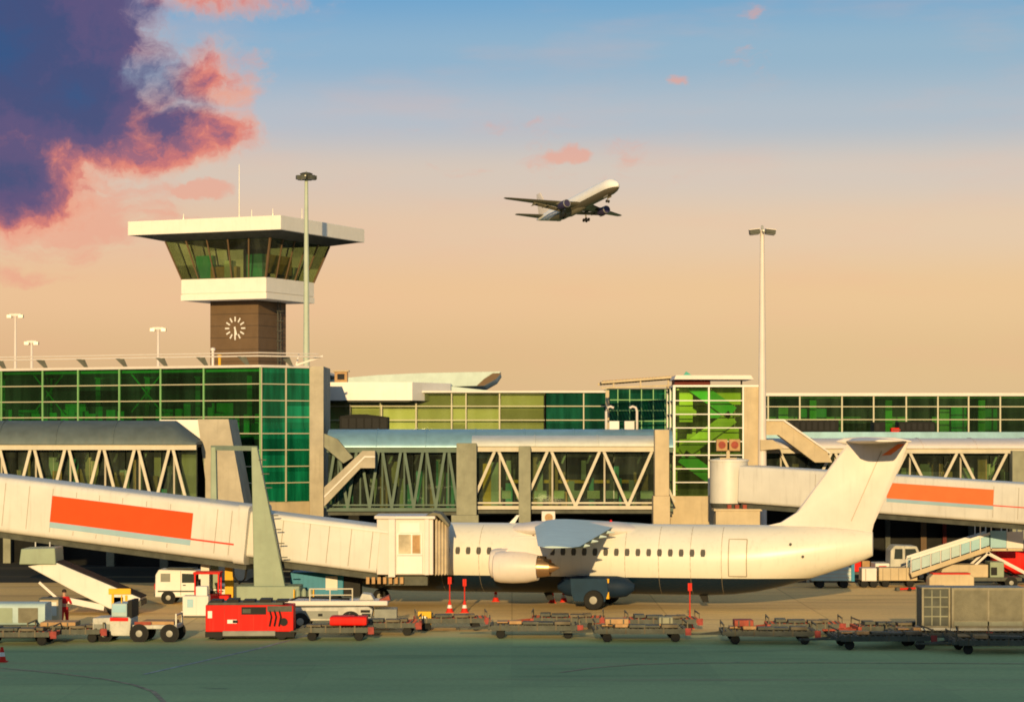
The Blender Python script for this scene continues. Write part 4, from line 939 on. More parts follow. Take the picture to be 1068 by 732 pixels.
# cabin windows on the visible side, rear door, vents
ZW = 2.86
def side_y(z, ry=RF, zc=ZC): return -math.sqrt(max(.01, ry*ry-(z-zc)**2))
def on_side(mb, x, z, wdt, ht, pr=.004, n=10, dx_fn=None):
    pts = []
    for k in range(n):
        a = 2*math.pi*(k+.5)/n; u_ = max(-1, min(1, 1.25*math.cos(a))); v_ = max(-1, min(1, 1.25*math.sin(a)))
        zz_ = z+v_*ht/2; pts.append(Vector((x+u_*wdt/2, side_y(zz_)-pr, zz_)))
    return mb.frust([p+Vector((0,.03,0)) for p in pts], pts)
xw = -7.25
while xw < 6.2:
    if not (-4.9 < xw < -4.0):
        fr_ = on_side(MB(), xw, ZW, .30, .42, .006)
        on_side(MB(), xw, ZW, .24, .36, .012).build('window', 'window', AC)
    xw += .545
def outline(x0, x1, z0, z1, th=.04):
    q = MB(); N = 8
    for k in range(N):
        za, zb = z0+(z1-z0)*k/N, z0+(z1-z0)*(k+1)/N
        for x in (x0, x1): q.frust([Vector((x-th/2,side_y(za)-.003,za)),Vector((x+th/2,side_y(za)-.003,za)),Vector((x+th/2,side_y(za)+.02,za)),Vector((x-th/2,side_y(za)+.02,za))],[Vector((x-th/2,side_y(zb)-.003,zb)),Vector((x+th/2,side_y(zb)-.003,zb)),Vector((x+th/2,side_y(zb)+.02,zb)),Vector((x-th/2,side_y(zb)+.02,zb))])
    for z in (z0, z1): q.box(x0, x1, side_y(z)-.004, side_y(z)+.02, z-th/2, z+th/2)
    return q
outline(7.12-.02, 8.0, 1.72, 3.55).build('rear_door_outline', 'seam', AC).location = (0,.012,0)
for x, z, r_ in ((10.15,3.33,.07),(10.75,2.72,.07)):
    MB().lathe([(r_,-.06),(r_,.0)],12,'y',(x,-1.42+.14*(x-10.15),z)).build('vent', 'window', AC)
on_side(MB(), -2.75, 3.72, .34, .34, .006).build('round_vent', 'nozzle', AC)
q = MB()
for x in (-7.6,-5.6,1.9,3.6,5.2,6.75):
    pts = [(x, RF*1.001*math.sin(a), ZC+RF*1.001*math.cos(a)) for a in [R(190+150*k/14) for k in range(15)]]
    q.tube(pts, .011, 4)
q.build('skin_joint', 'seam', AC)
# undercarriage
for s in (-1,1):
    gr = MB().prism([(-.55,.42),(1.0,.42),(1.15,.9),(1.1,1.55),(-.75,1.55),(-.7,.8)], s*2.35-.05, s*2.35+.05, 'y').build('gear_door', 'navy_door', AC)
    MB().loft([ring(x,1.12,.55*k,.55*k,16,s*1.75) for x, k in ((-1.5,.3),(-1.1,.85),(-.5,1),(1.5,1),(2.0,.85),(2.4,.3))]).build('gear_pod', 'navy', AC, smooth=True)
    MB().tube([(.55,s*1.9,1.0),(.55,s*2.05,.48)], .12, 8).box(1.02,1.18,s*2.2-.05,s*2.2+.25,.55,1.55).build('gear_leg', 'yellow' if s < 0 else 'steel', AC)  # near leg coloured yellow for the orange sunlight on it
    for d in (.0,.42): wheel('wheel', AC, (.45,s*(2.12+d)-s*.05,.5), .5, .3)
MB().tube([(-11.2,0,1.2),(-11.2,0,.4)], .09, 8).build('nose_gear_leg', 'steel', AC)
for s in (-1,1): wheel('wheel', AC, (-11.2,s*.22,.37), .37, .2)
for x in (-2.6,5.4): MB().prism([(x,.70),(x+.45,.70),(x+.5,.30),(x+.2,.30)], -.02, .02, 'y').build('belly_antenna', 'black', AC)
MB().prism([(-4.4,4.2),(-4.1,4.2),(-3.85,4.62),(-4.0,4.62)], -.02, .02, 'y').build('top_antenna', 'white', AC)
MB().lathe([(.09,4.2),(.08,4.34),(.02,4.42)], 10, 'z', (.9,0,0)).build('beacon', 'red', AC, smooth=True)

# ------------------------------------------------------------------ airliner climbing overhead
DJ = 815
JT = thing('flying_airliner', 'twin engine airliner climbing overhead with its wheels still down', 'airliner', P(601,213,DJ))
# local frame: +x nose, +y port, +z up
JT.rotation_mode = 'XYZ'
hd = Vector((math.sin(R(30)), -math.cos(R(30)), 0)); pitch = R(10.5); roll = R(5)
fx = Vector((hd.x*math.cos(pitch), hd.y*math.cos(pitch), math.sin(pitch)))
py_ = Vector((-hd.y, hd.x, 0)); uz = fx.cross(py_)
y2 = py_*math.cos(roll)-uz*math.sin(roll); z2 = fx.cross(y2)
JT.rotation_euler = Matrix((fx, y2, z2)).transposed().to_euler('XYZ')
def rj(x, zc, r, n=28): return [Vector((x, r*math.sin(2*math.pi*k/n), zc+r*1.05*math.cos(2*math.pi*k/n))) for k in range(n)]
MB().loft([rj(*s_) for s_ in ((27.4,-.7,.08),(27.0,-.65,.75),(26.0,-.5,1.5),(24.4,-.2,2.25),(22.4,-.05,2.65),(20,0,2.75),(-10,0,2.75),(-15,.35,2.35),(-20,.9,1.5),(-25,1.45,.7),(-27.2,1.65,.25))]).build('fuselage', 'jet', JT, smooth=True)
MB().loft([rj(x,-1.75,r_) for x, r_ in ((8.5,.2),(6,1.15),(3,1.6),(-4,1.6),(-7,1.1),(-9.5,.2))]).build('belly_fairing', 'jetgrey', JT, smooth=True)
q = MB()
for s in (-1,1): q.frust([(25.3,s*.25,1.02),(24.35,s*1.35,1.30),(24.0,s*1.6,.75),(25.6,s*.3,.55)],[(25.4,s*.27,1.07),(24.45,s*1.45,1.35),(24.1,s*1.7,.80),(25.7,s*.32,.6)])
q.build('cockpit_window', 'window', JT)
def jwing(st): return MB().loft([[Vector((x-a*c, y, z+b*c*tf)) for a, b in AF] for y, x, c, z, tf in st])
for s in (-1,1):
    w_ = jwing([(s*1.2,7.2,10.2,-1.5,1.3),(s*7.5,2.6,6.2,-.75,1.2),(s*22.6,-6.9,2.4,1.15,1),(s*23.8,-8.0,1.2,1.35,.7)]).build('wing', 'jetgrey', JT, smooth=True)
    fl = MB()
    fl.frust([(-2.9,s*3,-1.55),(-4.9,s*3,-2.05),(-5.6,s*14.5,-.65),(-4.2,s*14.5,-.25)],[(-2.9,s*3,-1.4),(-4.9,s*3,-1.95),(-5.6,s*14.5,-.55),(-4.2,s*14.5,-.1)])
    fl.build('flap', 'jetgrey', w_)
    for y in (6,10,14): MB().loft([[Vector((x,s*y+.3*k*math.cos(t),-.95+.075*(y-6)-.35+.35*k*math.sin(t))) for t in [2*math.pi*j/8 for j in range(8)]] for x, k in ((0-.4*y/2,.2),(-2-.4*y/2,1),(-4.6-.4*y/2,.1))]).build('flap_track_fairing', 'jetgrey', w_, smooth=True)
    e = MB().lathe([(1.05,7.05),(1.25,7.2),(1.42,6.6),(1.45,5.2),(1.3,3.2),(1.0,2.2),(.9,2.3)], 24, 'x', (0,s*8.0,-2.75)).build('engine', 'purple', JT, smooth=True)
    MB().lathe([(.03,6.6),(1.08,6.5)], 20, 'x', (0,s*8.0,-2.75)).build('fan', 'black', e)
    MB().lathe([(1.08,7.0),(1.28,7.26),(1.43,6.95)], 24, 'x', (0,s*8.0,-2.75)).build('intake_lip', 'steel', e, smooth=True)
    MB().prism([(5.4,-1.45),(2.0,-.75),(-.5,-1.1),(2.4,-1.9)], s*8-.16, s*8+.16, 'y').build('pylon', 'jetgrey', e)
    jwing([(s*.4,-19.6,5.4,1.5,1.1),(s*8.6,-24.9,2.2,2.2,1),(s*9.3,-25.6,1.2,2.25,.7)]).build('tail_plane', 'jetgrey', JT, smooth=True)
    MB().tube([(-1.2,s*4.4,-1.6),(-1.2,s*4.65,-4.4)], [.32,.22], 8).build('main_gear_leg', 'jetgrey', JT, smooth=True)
    for dx_ in (-.75,.75):
        for dy_ in (-.55,.55): wheel('wheel', JT, (-1.2+dx_,s*4.65+dy_,-4.75), .62, .42, hub=False)
slab([(-17.2,2.3),(-18.6,2.9),(-24.3,10.9),(-27.0,10.9),(-25.6,2.2)], .5).build('fin', 'cream', JT, smooth=True)
MB().tube([(20.5,0,-2.1),(20.5,0,-4.6)], .18, 8).box(20.4,20.6,-.6,.6,-4.75,-4.55).build('nose_gear_leg', 'jetgrey', JT)
for s in (-1,1): wheel('wheel', JT, (20.5,s*.42,-4.65), .52, .34, hub=False)
for s in (-1,1): MB().box(19.2,21.8,s*.75-.03,s*.75+.03,-3.4,-2.2).build('nose_gear_door', 'jetgrey', JT)

# ------------------------------------------------------------------ tall light masts
def mast(px, ptop, D, label, mt, heads, zb=0):
    t = thing('light_mast', label, 'light mast', (X(px,D), D, 0), group='tall apron light masts')
    h = Z(ptop, D); q = MB().lathe([(.30,0),(.27,h*.35),(.20,h*.7),(.13,h)], 14); q.build('pole', mt, t, smooth=True)
    MB().lathe([(.34,0),(.34,.25),(.30,.4)], 14).build('base', 'steel', t, smooth=True)
    br = MB().lathe([(.08,h-.05),(.08,h+.25),(.02,h+.3)], 8); br.tube([(-1.1*heads,0,h-.1),(1.1*heads,0,h-.1)], .05, 6); br.tube([(0,-.8,h-.1),(0,.8,h-.1)], .05, 6); br.build('headframe', 'steel', t)
    return t, h
t, h = mast(319.5, 183, 178, 'grey green light mast with a dark lamp cluster in front of the control tower', 'mastgreen', .5)
for k in range(6):
    a = k*math.pi/3+.3; c, s = math.cos(a), math.sin(a)
    b_ = MB().box(.28+.0,.78,-.22,.22,h-.32,h-.02, Matrix.Rotation(a,3,'Z'), (0,0,0)).build('floodlight', 'greydark', t, bev=.03)
    MB().box(.34,.74,-.18,.18,h-.34,h-.322, Matrix.Rotation(a,3,'Z'), (0,0,0)).build('lamp_face', 'lampglass', b_)
MB().lathe([(.42,h+.0),(.5,h+.12),(.3,h+.2)], 14).build('cluster_ring', 'greydark', t)
t, h = mast(795, 240, 147.75, 'cream light mast with two flat lamp boxes rising over the stair tower', 'cream', .6)
for s in (-1,1):
    b_ = MB().box(s*.5-.32,s*.5+.32,-.4,.3,h-.26,h-.02, Matrix.Rotation(s*.12,3,'Y'), (s*.5,0,h-.1)).build('floodlight', 'greydark', t, bev=.03)
    MB().box(s*.5-.28,s*.5+.28,-.36,.26,h-.30,h-.27, Matrix.Rotation(s*.12,3,'Y'), (s*.5,0,h-.1)).build('lamp_face', 'lampglass', b_)
    MB().box(s*.5-.34,s*.5+.34,-.42,.32,h,h+.04, Matrix.Rotation(s*.12,3,'Y'), (s*.5,0,h-.1)).build('cover', 'cream', b_)
# ------------------------------------------------------------------ apron equipment
def G_(px, py):
    """ground point seen at a picture position"""
    D = F*H/(py-HY); return Vector((X(px,D), D, 0))

M['rollergrey'] = material('oily_roller_steel', (.13,.11,.075), .6, metal=.2, vary=.5, scale=1.5, speck=.4)
M['dollyred'] = material('faded_red_plate', (.30,.045,.035), .7, vary=.4, scale=3)
# flat container dollies
def make_dolly(L=4.0, Wd=2.4, frame='greydark', stops=True, roll='rollergrey'):
    t = thing('cargo_dolly', 'x', 'cargo dolly', (0,0,0), group='flat container dollies in a row on the apron')
    a, b = -L/2, L/2; q = MB()
    for y in (-Wd/2, -Wd/6, Wd/6, Wd/2-.1): q.box(a,b,y,y+.1,.40,.54)
    for x in (a, -.05, b-.1): q.box(x,x+.1,-Wd/2+.1,Wd/2-.1,.37,.52)
    q.build('frame', frame, t)
    q = MB(); n = int(L/.24)
    for k in range(n):
        x = a+.18+k*(L-.36)/(n-1); q.tube([(x,-Wd/2+.14,.53),(x,Wd/2-.14,.53)], .05, 6)
    q.build('rollers', roll, t, smooth=True)
    rd_ = random.Random(int(L*10))
    for k in range(5):
        x = a+.3+(L-1.0)*k/5+rd_.random()*.2; y = -Wd/2+.2+rd_.random()*(Wd-1.2); h_ = .05+.10*rd_.random()
        MB().box(x,x+.35+.4*rd_.random(),y,y+.5+.5*rd_.random(),.585,.585+h_).build('deck_board', rd_.choice(('rollergrey','wood','rollergrey','concrete_dark','greydark')), t, bev=.01)
    q = MB()
    for x in (a+.04, b-.08):
        for y in (-Wd/2+.02, Wd/2-.06): q.box(x,x+.05,y,y+.05,.54,.86)
        q.box(x,x+.05,-Wd/2+.08,Wd/2-.08,.78,.83)
    if stops: q.build('end_stop', 'rollergrey', t)
    for x in (a+.55, b-.55):
        for y in (-Wd/2+.2, Wd/2-.2): wheel('wheel', t, (x,y,.2), .2, .14, hub=False)
    q = MB().bar((a,-.5,.40),(a-.9,0,.34),.07).bar((a,.5,.40),(a-.9,0,.34),.07).bar((a-.9,0,.34),(a-1.25,0,.34),.08).lathe([(.09,.30),(.09,.38)],10,'z',(a-1.3,0,0))
    q.build('drawbar', frame, t)
    MB().box(b-.15,b+.1,-Wd/2-.04,-Wd/2-.005,.30,.60).build('red_end_plate', 'dollyred', t)
    MB().box(a+.15,b-.2,-Wd/2-.03,-Wd/2-.006,.36,.57).build('side_rail', 'greydark', t)
    for k in range(4): MB().box(a+.5+k*L/5,a+.56+k*L/5,-Wd/2-.045,-Wd/2-.032,.36,.66).build('stake', 'rollergrey', t)
    return t
dol = make_dolly()
spots = [(557,663.5,0,'dolly in front of the engine, between the coned pair and the wheels'),(667,667,R(1),'dolly below the main wheels, tall red warning pole at its end'),
         (801,669.5,R(-1.5),'dolly below the rear door of the airliner'),(918,675,R(2),'dolly next to the silver cargo containers'),
         (1042,679.5,0,'dolly in front of the silver cargo containers, cut by the picture edge')]
for i, (px, py, rz, lab) in enumerate(spots):
    c = G_(px, py); lb = 'low dark roller '+lab
    o = dol if i == 0 else dup(dol)
    o.location = c; o.rotation_euler = (0,0,rz); o['label'] = lb
far = make_dolly(3.3, 1.9, 'rust'); far['group'] = 'older rusty dollies behind the front row'
for i, (px, py, rz, lab) in enumerate([(470,656,R(4),'rusty dolly behind the yellow box near the nose of the airliner'),(592,655.5,R(-3),'rusty dolly in the sun under the engine, behind a dark roller dolly'),(690,657,R(2),'rusty dolly in the sun behind the tall red warning pole'),(838,662,R(-2),'rusty dolly trailing behind the dolly below the rear door'),(930,664.5,R(3),'rusty dolly in the sun beside the silver containers'),(400,661,R(-2),'rusty dolly between the cream flatbed truck and the yellow box'),(72,668,R(1),'rusty dolly in front of the worker in red'),(20,671,R(0),'rusty dolly in front of the pale covered cart')]):
    o = far if i == 0 else dup(far)
    o.location = G_(px, py); o.rotation_euler = (0,0,rz); o['label'] = lab
red_d = make_dolly(3.1, 1.7, 'greydark', False); red_d['label'] = 'small dolly carrying a flat red tank in front of the cream flatbed truck'; red_d['category'] = 'dolly'; red_d.location = G_(351,666.5); del red_d['group']
t = thing('red_tank', 'flat red tank lying on a small dolly beside the red power unit', 'tank', G_(364,666.5)+Vector((0,0,.63)))
MB().loft([[Vector((x,y,z)) for y, z in [(q[0],q[1]+.19) for q in rrect(1.2,.38*k,.09*k)]] for x, k in ((-.78,.85),(-.7,1),(.7,1),(.78,.85))]).build('tank_body', 'red', t, smooth=True)
MB().lathe([(.07,.38),(.07,.46)],10,'z',(.3,0,0)).build('filler_cap', 'black', t)

# loose loads on dollies
def cargo(px, py, z, wd, dp, ht, mt, label, kind='crate', cat='crate', rz=0):
    t = thing(kind, label, cat, G_(px,py)+Vector((0,0,z)), rz)
    MB().box(-wd/2,wd/2,-dp/2,dp/2,.08,ht).build('body', mt, t, bev=.03)
    q = MB()
    for x in (-wd/2+.02,-.05,wd/2-.12): q.box(x,x+.1,-dp/2+.02,dp/2-.02,0,.078)
    q.build('skids', 'wood', t)
    q = MB()
    for x in (-wd*.28, wd*.28): q.box(x-.03,x+.03,-dp/2-.008,-dp/2-.001,.1,ht-.02)
    q.build('strap', 'greydark', t); return t
cargo(643,667,.63,1.0,.9,.30,'wood','brown timber crate on the dolly below the main wheels')
cargo(694,667,.63,.6,.6,  .36,'concrete_dark','grey crate on the dolly beside the red warning pole')
cargo(775,669.5,.63,.8,.9,.34,'rust','rust coloured crate on the dolly below the rear door')
cargo(63,668,.58,1.5,1.2,.26,'wood','long brown crate on the dolly in front of the worker in red')

# silver air cargo containers
def uld(px, py, label, wd, soft):
    t = thing('cargo_container', label, 'cargo container', G_(px,py)+Vector((0,0,.63)), group='silver air cargo containers on dollies')
    h, dp = 1.72, 1.55
    MB().box(-wd/2,wd/2,-dp/2,dp/2,0,.10).build('base_plate', 'steel', t)
    MB().box(-wd/2+.05,wd/2-.05,-dp/2+.05,dp/2-.05,.102,h).build('body', 'greydark' if soft else 'alu', t)
    q = MB()
    for x in (-wd/2+.03, wd/2-.11):
        for y in (-dp/2+.01, dp/2-.09): q.box(x,x+.08,y,y+.08,.102,h)
    for z in (h, ): q.box(-wd/2+.03,wd/2-.03,-dp/2+.01,dp/2-.01,z,z+.06)
    q.box(-wd/2+.115,wd/2-.115,-dp/2+.01,-dp/2+.048,.102,.18)
    q.build('edge_frame', 'alu', t)
    if soft:
        q = MB()
        for z in (.55,.95,1.35): q.box(-wd/2+.13,wd/2-.13,-dp/2+.015,-dp/2+.047,z,z+.05)
        for x in (-.2,.15): q.box(x,x+.05,-dp/2+.02,-dp/2+.046,.2,h-.05)
        q.build('door_net', 'concrete_dark', t)
    else:
        for x0, x1 in ((-wd/2+.14,-.05),(.05,wd/2-.14)):
            n = 7; q = MB()
            q.loft([[Vector((x0+(x1-x0)*i/n, -dp/2+.045-.035*math.sin(math.pi*i/n)*(.5+.5*math.sin(j*1.3+i)), .42+(h-.46)*j/6)) for i in range(n+1)] for j in range(7)], cap=False, close=False)
            q.build('door_sheet', 'canvas', t, smooth=True)
        MB().box(-.03,.03,-dp/2+.0,-dp/2+.04,.2,h).build('door_post', 'alu', t)
        MB().box(-wd/2+.14,wd/2-.14,-dp/2-.0,-dp/2+.044,.2,.38).build('sill_panel', 'concrete_dark', t)
    return t
du = dup(dol, G_(977,671), 0, 'low dark roller dolly carrying the narrow container with a netted door')
du2 = dup(dol, G_(1028,671.5), 0, 'low dark roller dolly carrying the wide silver container')
du2.location.x += .55
uld(973,671,'narrow grey container with a dark netted door on the dolly', 1.25, True)
o = uld(1027,671.5,'wide silver container with two pale canvas doors on the dolly', 3.12, False)

# warning cones with tall red poles
def cone(px, py, pole, label):
    t = thing('traffic_cone', label, 'cone', G_(px,py), group='red and white cones on the apron')
    MB().box(-.2,.2,-.2,.2,0,.04).build('base', 'conered', t)
    MB().lathe([(.17,.04),(.13,.22)],14).build('lower_band', 'conered', t, smooth=True)
    MB().lathe([(.13,.222),(.095,.38)],14).build('white_band', 'white', t, smooth=True)
    MB().lathe([(.095,.382),(.06,.54),(.05,.58)],14).build('upper_band', 'conered', t, smooth=True)
    if pole: MB().tube([(0,0,.58),(0,0,pole)], .03, 6).box(-.09,.09,-.015,.015,pole-.35,pole).build('pole', 'conered', t)
    return t
cone(469,638.5,1.75,'red and white cone with tall pole nearest the airliner nose')
cone(484.5,638.5,1.65,'red and white cone with tall pole between the nose cone pole and the engine')
cone(719.5,655,2.05,'red and white cone with tall red pole standing alone behind the dollies')
cone(2,690,.0,'small red and white cone standing alone on the shaded apron by the picture edge')
cone(517,627,.0,'small cone under the belly in front of the engine')
cone(576,628.5,.0,'small cone under the wing, farther from the main wheels')
cone(588,627.5,.0,'small cone under the wing, close to the main wheels')

# red ground power unit
t = thing('power_unit', 'bright red ground power unit with black rails on top', 'ground power unit', G_(262,665.5), R(2))
MB().prism([(-1.88,.36),(1.86,.36),(1.86,1.46),(1.0,1.5),(-1.88,1.5)], -.85, .85, 'y').build('body', 'red', t, bev=.03)
for k in range(6): MB().box(-1.7+k*.62,-1.69+k*.62,-.858,-.851,.40,1.46).build('body_seam', 'rust', t)
MB().box(.75,1.8,-.9,-.852,1.22,1.46).build('hose_tray', 'greydark', t)
MB().box(-1.9,1.9,-.8,.8,.12,.355).build('underframe', 'black', t)
MB().box(-1.80,1.4,-.78,.78,1.502,1.60).build('top_rail', 'greydark', t)
q = MB()
for x in (-1.7,-1.0,-.3,.4,1.1): q.box(x,x+.5,-.6,.6,1.602,1.72-.04*(int(x*10) % 2))
q.build('top_vent', 'black', t)
MB().box(-.35,.7,-.875,-.855,1.10,1.42).build('control_panel', 'black', t); MB().box(-.30,.05,-.885,-.877,1.16,1.34).build('panel_plate', 'greydark', t)
MB().box(-.95,-.55,-.872,-.855,.72,.88).build('name_plate', 'white', t); MB().box(-.72,-.50,-.882,-.874,.74,.86).build('plate_mark', 'black', t)
MB().lathe([(.17,-.90),(.17,-.855)],18,'y',(1.45,0,.78)).build('fan_grille', 'black', t)
MB().box(-1.78,-1.6,-.87,-.855,.95,1.25).build('white_sticker', 'white', t)
MB().box(-1.15,1.1,-.95,-.55,.18,.40).build('step_bumper', 'grey', t, bev=.03)
for x in (-1.35,1.35):
    for y in (-.7,.7): wheel('wheel', t, (x,y,.25), .25, .18)
MB().bar((1.85,0,.35),(2.7,0,.3),.09).build('drawbar', 'rust', t)
q = MB()
for x in (.85,1.05,1.25): q.tube([(x,-.86,1.3),(x+.08,-.92,1.0),(x,-.9,.6)], .04, 6)
q.build('cable', 'black', t, smooth=True)

# vehicles: side profile bodies with cut-in glass
def body(mb, prof, wd): return mb.prism(prof, -wd/2, wd/2, 'y')
def wheels(t, xs, r, track, wd=.22):
    for x in xs:
        for s in (-1,1): wheel('wheel', t, (x,s*track/2,r), r, wd)
        for s in (-1,1): MB().lathe([(r*1.13,s*(track/2+wd*.36)-.02),(r*1.13,s*(track/2+wd*.36)+.0)],20,'y',(x,0,r)).build('wheel_arch', 'black', t)
# white van
v_ = thing('van', 'white van parked in the dark under the terminal wing', 'van', G_(199,628.5))
body(MB(), [(-1.75,.35),(1.9,.35),(1.95,.85),(1.15,1.12),(.75,1.72),(-1.55,1.78),(-1.72,1.5)], 1.62).build('body', 'white', v_, bev=.06)
MB().prism([(-.35,1.1),(.62,1.1),(.42,1.55),(-.35,1.58)], -.822, -.812, 'y').build('side_window', 'carglass', v_)
MB().prism([(-1.45,1.15),(-.95,1.15),(-.95,1.58),(-1.45,1.58)], -.822, -.812, 'y').build('rear_side_panel', 'grey', v_)
MB().box(-1.79,-1.765,-.3,.3,1.1,1.5).build('rear_window', 'carglass', v_)
MB().box(-1.80,-1.70,-.78,.78,.38,.52).build('bumper', 'greydark', v_)
for s in (-1,1): MB().box(-1.78,-1.745,s*.7-.07,s*.7+.07,.75,1.05).build('tail_lamp', 'red', v_)
MB().box(-.42,-.40,-.818,-.811,.45,1.7).build('door_seam', 'greydark', v_)
wheels(v_, (-1.05,1.15), .33, 1.5)
MB().box(.55,.62,-.93,-.83,1.15,1.3).build('wing_mirror', 'black', v_); MB().box(-1.2,.3,-.5,.5,1.80,1.84).build('roof_rack', 'greydark', v_); MB().box(-.3,-.15,-.83,-.812,.95,1.0).build('door_handle', 'black', v_); MB().box(-1.6,1.8,-.818,-.811,.62,.70).build('rub_strip', 'greydark', v_)
# red tug with open cab
v_ = thing('tow_tractor', 'small red tow tractor with open cab beside the white van', 'tow tractor', G_(221,638))
MB().box(-.9,.9,-.6,.6,.3,.85).build('body', 'red', v_, bev=.05)
q = MB()
for x in (-.8,.35):
    for y in (-.55,.5): q.box(x,x+.07,y,y+.06,.852,1.9)
q.build('cab_post', 'red', v_); MB().box(-.85,.47,-.62,.62,1.902,2.0).build('cab_roof', 'red', v_, bev=.02)
MB().box(-.62,-.2,-.4,.4,.855,1.1).box(-.7,-.6,-.4,.4,1.1,1.55).build('seat', 'black', v_)
MB().box(-.78,-.74,-.45,.45,1.0,1.8).build('rear_pane', 'carglass', v_)
wheels(v_, (-.5,.55), .3, 1.1)
t = thing('equipment_cabinet', 'pale square cabinet standing in front of the red tow tractor', 'cabinet', G_(205,643.5))
MB().box(-.62,.62,-.4,.4,.1,1.05).build('cabinet', 'tunnel', t, bev=.03); MB().box(.0,.55,-.3,.3,1.05,1.5).build('top_box', 'white', t, bev=.03); MB().box(-.55,.55,-.35,.35,0,.098).build('plinth', 'greydark', t); MB().box(-.4,-.1,-.412,-.402,.5,.9).build('label_plate', 'bluepale', t)
# white flatbed tractor at the left
v_ = thing('flatbed_truck', 'low white flatbed truck with a tall cab in front of the belt loader', 'flatbed truck', G_(143,667.5), R(-3))
MB().prism([(-1.75,.25),(-.15,.25),(-.1,.95),(-.18,1.05),(-1.75,1.0)], -.75, .75, 'y').build('bonnet', 'truckwhite', v_, bev=.04)
MB().box(-.95,-.28,-.72,.72,1.052,1.62).build('cab', 'silverblue', v_, bev=.04)
MB().box(-.9,-.33,-.732,-.722,1.25,1.55).build('side_window', 'bluepale', v_)
MB().box(-1.0,-.22,-.772,-.752,.88,1.03).build('red_band', 'red', v_)
MB().box(-.05,1.85,-.75,.75,.55,.72).build('flatbed', 'truckwhite', v_, bev=.03)
MB().box(-.25,-.08,-.7,.7,1.02,1.75).build('headboard', 'black', v_)
MB().box(.05,.75,-.775,-.752,.72,.86).build('red_rail', 'rust', v_)
MB().box(-1.95,-1.76,-.7,.7,.3,.5).build('bumper', 'steel', v_)
MB().tube([(-.6,-.3,1.62),(-.6,-.3,1.95)], .03, 6).build('beacon_post', 'yellow', v_); MB().box(-1.7,-1.0,-.765,-.751,.45,.75).build('side_locker', 'grey', v_); MB().box(-1.77,-1.752,-.5,.5,.6,.9).build('radiator', 'black', v_); MB().box(.3,1.7,-.6,.6,.722,.86).build('load_boards', 'wood', v_)
wheels(v_, (.25,1.55), .36, 1.4); wheels(v_, (-1.25,), .32, 1.3)
q = MB()
for y in (-.7,.64): q.box(1.78,1.84,y,y+.06,.722,1.2)
q.box(1.78,1.84,-.64,.64,1.1,1.16); q.build('tail_rail', 'steel', v_)
# cream flatbed / lift truck in the sun
v_ = thing('lift_truck', 'cream lift truck with a long bed and railing in front of the blue container', 'lift truck', G_(347,656), R(1))
MB().prism([(-2.0,.45),(1.2,.45),(1.75,.5),(1.85,.95),(1.65,1.08),(-2.0,1.05)], -.9, .9, 'y').build('body', 'truckwhite', v_, bev=.06)
MB().box(-2.1,2.5,-.85,.85,1.12,1.34).build('bed', 'cream', v_, bev=.04)
MB().box(-1.95,1.1,-.86,.86,1.056,1.118).build('bed_gap', 'greydark', v_)
q = MB()
for x in (-1.0,-.1,.9): q.box(x,x+.05,-.8,-.75,1.342,1.85)
q.box(-1.0,.95,-.8,-.75,1.852,1.9); q.box(-1.0,.9,-.79,-.76,1.58,1.62); q.build('railing', 'truss', v_)
MB().prism([(1.2,1.342),(1.9,1.342),(1.75,1.6),(1.35,1.65)], -.6, .6, 'y').build('cowl', 'truckwhite', v_, bev=.04)
MB().prism([(2.1,1.342),(2.6,1.342),(2.55,1.55)], -.6, .6, 'y').build('tail_block', 'rust', v_)
MB().box(1.35,1.75,-.912,-.902,.62,.78).build('headlight', 'carglass', v_); MB().box(1.3,1.72,-.914,-.902,.82,.94).build('grille', 'black', v_)
MB().box(-1.8,.3,-.915,-.902,.55,.9).build('side_locker', 'grey', v_); MB().box(-.6,-.4,-.92,-.916,.66,.78).build('latch', 'black', v_); MB().tube([(-1.9,-.6,1.342),(-1.5,-.5,1.48),(-.2,-.6,1.45),(.8,-.5,1.40)], .05, 6).build('hose', 'black', v_, smooth=True)
wheels(v_, (.85,-1.4), .42, 1.6, .26)
MB().box(1.9,2.9,-.7,.7,.3,.95).build('front_rack', 'grey', v_)
t = thing('yellow_box', 'small yellow box on a stand by the rusty dollies', 'box', G_(443,657))
MB().box(-.3,.3,-.25,.25,.25,.86).build('casing', 'yellow', t, bev=.03); MB().box(-.12,.06,-.262,-.252,.4,.65).build('plate', 'steel', t); MB().box(-.25,.25,-.2,.2,0,.248).build('stand', 'greydark', t)
t = thing('storage_container', 'blue storage container under the boarding bridge tunnel', 'container', G_(332,631))
MB().box(-1.35,1.35,-.9,.9,.55,1.75).build('body', 'blue', t, bev=.03)
q = MB()
for k in range(11): q.box(-1.3+k*.25,-1.2+k*.25,-.93,-.902,.6,1.7)
q.build('ribs', 'blue', t); MB().box(.45,1.05,-.945,-.932,.85,1.55).build('white_panel', 'tunnel', t)
for x in (-.9,.9):
    for y in (-.7,.7): wheel('wheel', t, (x,y,.27), .27, .16)
MB().box(1.36,2.2,-.8,.8,.5,1.7).build('dark_end', 'black', t)
t = thing('gas_cylinder_rack', 'grey green cylinder rack between the red power unit and the blue container', 'cylinder rack', G_(316,640))
q = MB()
for x in (-.25,.05,.35): q.lathe([(.13,.1),(.13,1.1),(.05,1.25)],12,'z',(x,0,0))
q.build('cylinder', 'greensteel', t, smooth=True); MB().box(-.45,.55,-.2,.2,0,.098).box(-.45,-.4,-.2,.2,.1,1.2).box(.5,.55,-.2,.2,.1,1.2).box(-.398,.498,-.2,-.16,.75,.82).build('rack', 'yellow', t)

